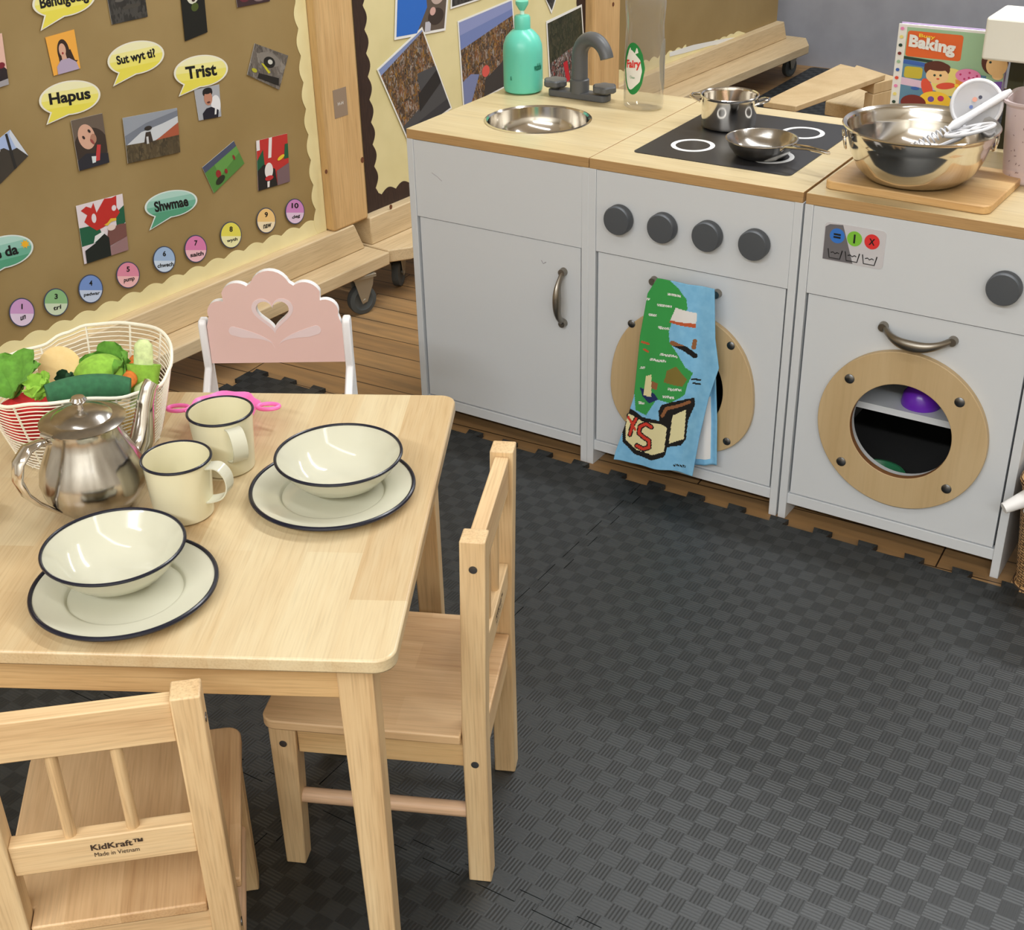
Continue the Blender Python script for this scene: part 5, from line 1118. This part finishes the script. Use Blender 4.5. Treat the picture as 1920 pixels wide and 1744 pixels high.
# leek / celery
cp = atz(275, 715, TZt+.085)
lk_ = thing('felt_leek', 'light green felt leek with pale tip standing at the right of the basket', 'felt vegetable', cp-V((.008, .002, .020)), 0, VG)
dl = V((-.008, .020, .058)); m_ = MB(); m_.tube([V((0, 0, -.02)), V((0, 0, 0)), dl*.35, dl*.62], [.011, .017, .019, .0215], n=14, flat=.6); m_.build('stalk', FG, lk_)
MB().tube([dl*.55, dl*.8, dl*1.02, dl*1.12], [.0125, .0125, .0115, .006], n=14, flat=.7).build('tip', FP, lk_)
# carrot
c0 = atz(252, 672, TZt+.085); c1 = atz(243, 712, TZt+.09)
tag(MB().tube([c0, c0.lerp(c1, .35), c0.lerp(c1, .4), c1, c1+(c1-c0)*.3], [.005, .009, .008, .0095, .004], n=14).build('felt_carrot', FO, center=True), 'orange felt carrot between the cabbage and the leek', 'felt vegetable', VG)
# lettuce at left
m_ = MB(); cp = atz(22, 745, TZt+.085)
for a, l_ in ((95, .06), (150, .055), (60, .05)): leaf(m_, cp, (cos(R(a))*.4, sin(R(a))*.4, .9), l_, .024, -.02, .1)
tag(m_.build('felt_lettuce', FL_, center=True), 'leaf green felt lettuce at the left edge of the basket', 'felt vegetable', VG)
m_ = MB(); cp = atz(72, 748, TZt+.095)
for a, l_ in ((80, .034), (140, .03), (20, .03), (-60, .022)): leaf(m_, cp, (cos(R(a))*.6, sin(R(a))*.6, .7), l_, .013, .006, .25)
tag(m_.build('felt_salad_leaf', FG, center=True), 'small bright lime felt leaves left of the dark cucumber', 'felt vegetable', VG)
# tomato / pepper
cp = atz(38, 785, TZt+.06)
tag(MB().lathe([(0, -.028), (.014, -.03), (.030, -.018), (.034, 0), (.030, .017), (.014, .026), (0, .022)], n=36, mod=lambda a, j: 1+.05*cos(5*a)).build('felt_tomato', FR, loc=(cp.x+.000, cp.y+.012, cp.z-.002)), 'big red felt tomato seen through the basket wires', 'felt vegetable', VG)
cp = atz(242, 800, TZt+.05); m_ = MB(); m_.tube([cp+V((-.004, .012, -.018)), cp+V((-.004, .012, 0)), cp+V((-.004, .012, .018))], [.008, .015, .009], n=14, flat=.6)
crn = crowd('felt_corn_print', [(236, 196, 90), (240, 220, 170), (226, 170, 60), (244, 232, 200)], 260)
tag(m_.build('felt_corn', crn, center=True), 'cream and yellow felt corn piece low in the basket by the spout', 'felt vegetable', VG)
cp = atz(262, 738, TZt+.085); m_ = MB(); m_.tube([cp+V((-.01, 0, -.02)), cp+V((0, .004, .004)), cp+V((.008, .01, .014))], [.012, .014, .007], n=12, flat=.6)
tag(m_.build('felt_bean', FP, center=True), 'pale yellow green felt bean under the leek', 'felt vegetable', VG)
cp = bc+V((.02, -.02, .03)); tag(MB().ball((0, 0, 0), .040, 14, sz=.55).build('felt_spinach', FDK, loc=cp), 'deep green felt spinach bundle at the bottom of the basket', 'felt vegetable', VG)
cp = bc+V((-.045, .01, .035)); tag(MB().ball((0, 0, 0), .030, 14, sz=.9).build('felt_onion', FC, loc=cp), 'cream felt onion under the peach slice', 'felt vegetable', VG)

# ================================================================ wicker basket and spray bottle at the right edge
WICK = mat('wicker', (196, 156, 104), .7)
wv1 = nd(WICK, 'ShaderNodeTexBrick'); wv1.inputs['Scale'].default_value = 1; wv1.inputs['Brick Width'].default_value = .012; wv1.inputs['Row Height'].default_value = .005; wv1.inputs['Mortar Size'].default_value = .0009
wv1.inputs['Color1'].default_value = rgb(206, 168, 116); wv1.inputs['Color2'].default_value = rgb(178, 136, 88); wv1.inputs['Mortar'].default_value = rgb(70, 48, 30)
lk(WICK, coords(WICK, (1, 1, 1), rot=(R(90), 0, 0)), wv1.inputs['Vector']); lk(WICK, wv1.outputs[0], P(WICK).inputs['Base Color'])
t = thing('wicker_basket', 'tan wicker basket on the floor beside the washing machine', 'basket', (1.352, .135, 0))
m_ = MB(); lv = []
for z, g_ in ((.001, 0), (.02, .003), (.20, .018), (.21, .022), (.21, .010), (.20, .008), (.02, -.008)):
    lv.append([(a, b_, z) for a, b_ in rrect(-.118-g_, -.16-g_, .118+g_, .16+g_, .03, 4)])
n = len(lv[0]); m_.add([p_ for L in lv for p_ in L], [(j*n+i, j*n+(i+1) % n, (j+1)*n+(i+1) % n, (j+1)*n+i) for j in range(len(lv)-1) for i in range(n)]+[tuple(range(n)), tuple(6*n+i for i in range(n))])
m_.build('body', WICK, t)
m_ = MB()
for k in range(2): m_.tube([(a, b_, .212+.0*k) for a, b_ in rrect(-.135, -.177, .135, .177, .03, 5)], .006, n=8, closed=True)
m_.build('braided_rim', WICK, t)
m_ = MB().tube([(a, b_, .006) for a, b_ in rrect(-.121, -.163, .121, .163, .03, 5)], .0055, n=8, closed=True); m_.build('braided_foot', WICK, t)
t = thing('spray_bottle', 'white trigger spray bottle whose nozzle pokes over the wicker basket', 'spray bottle', (1.290, .02, .013))
WS = mat('white_spray_plastic', (240, 240, 240), .4)
MB().lathe([(0, .02), (.026, .02), (.028, .025), (.028, .14), (.02, .165), (.012, .175), (.012, .188), (0, .188)], n=32).build('body', WS, t)
hdv = V((-.66, -.60, -.35)).normalized()
MB().tube([V((.01, .01, .205)), V((0, 0, .205)), V((0, 0, .205))+hdv*.065, V((0, 0, .205))+hdv*.095, V((0, 0, .205))+hdv*.115], [.016, .018, .0165, .013, .0105], n=18).build('spray_head', WS, t)
MB().tube([V((0, 0, .205))+hdv*.113, V((0, 0, .205))+hdv*.127], [.011, .009], n=16).build('nozzle', WS, t)
MB().tube([V((0, 0, .198))+hdv*.075, V((0, 0, .178))+hdv*.082, V((0, 0, .158))+hdv*.073], [.006, .0058, .006], n=10).build('trigger', WS, t)
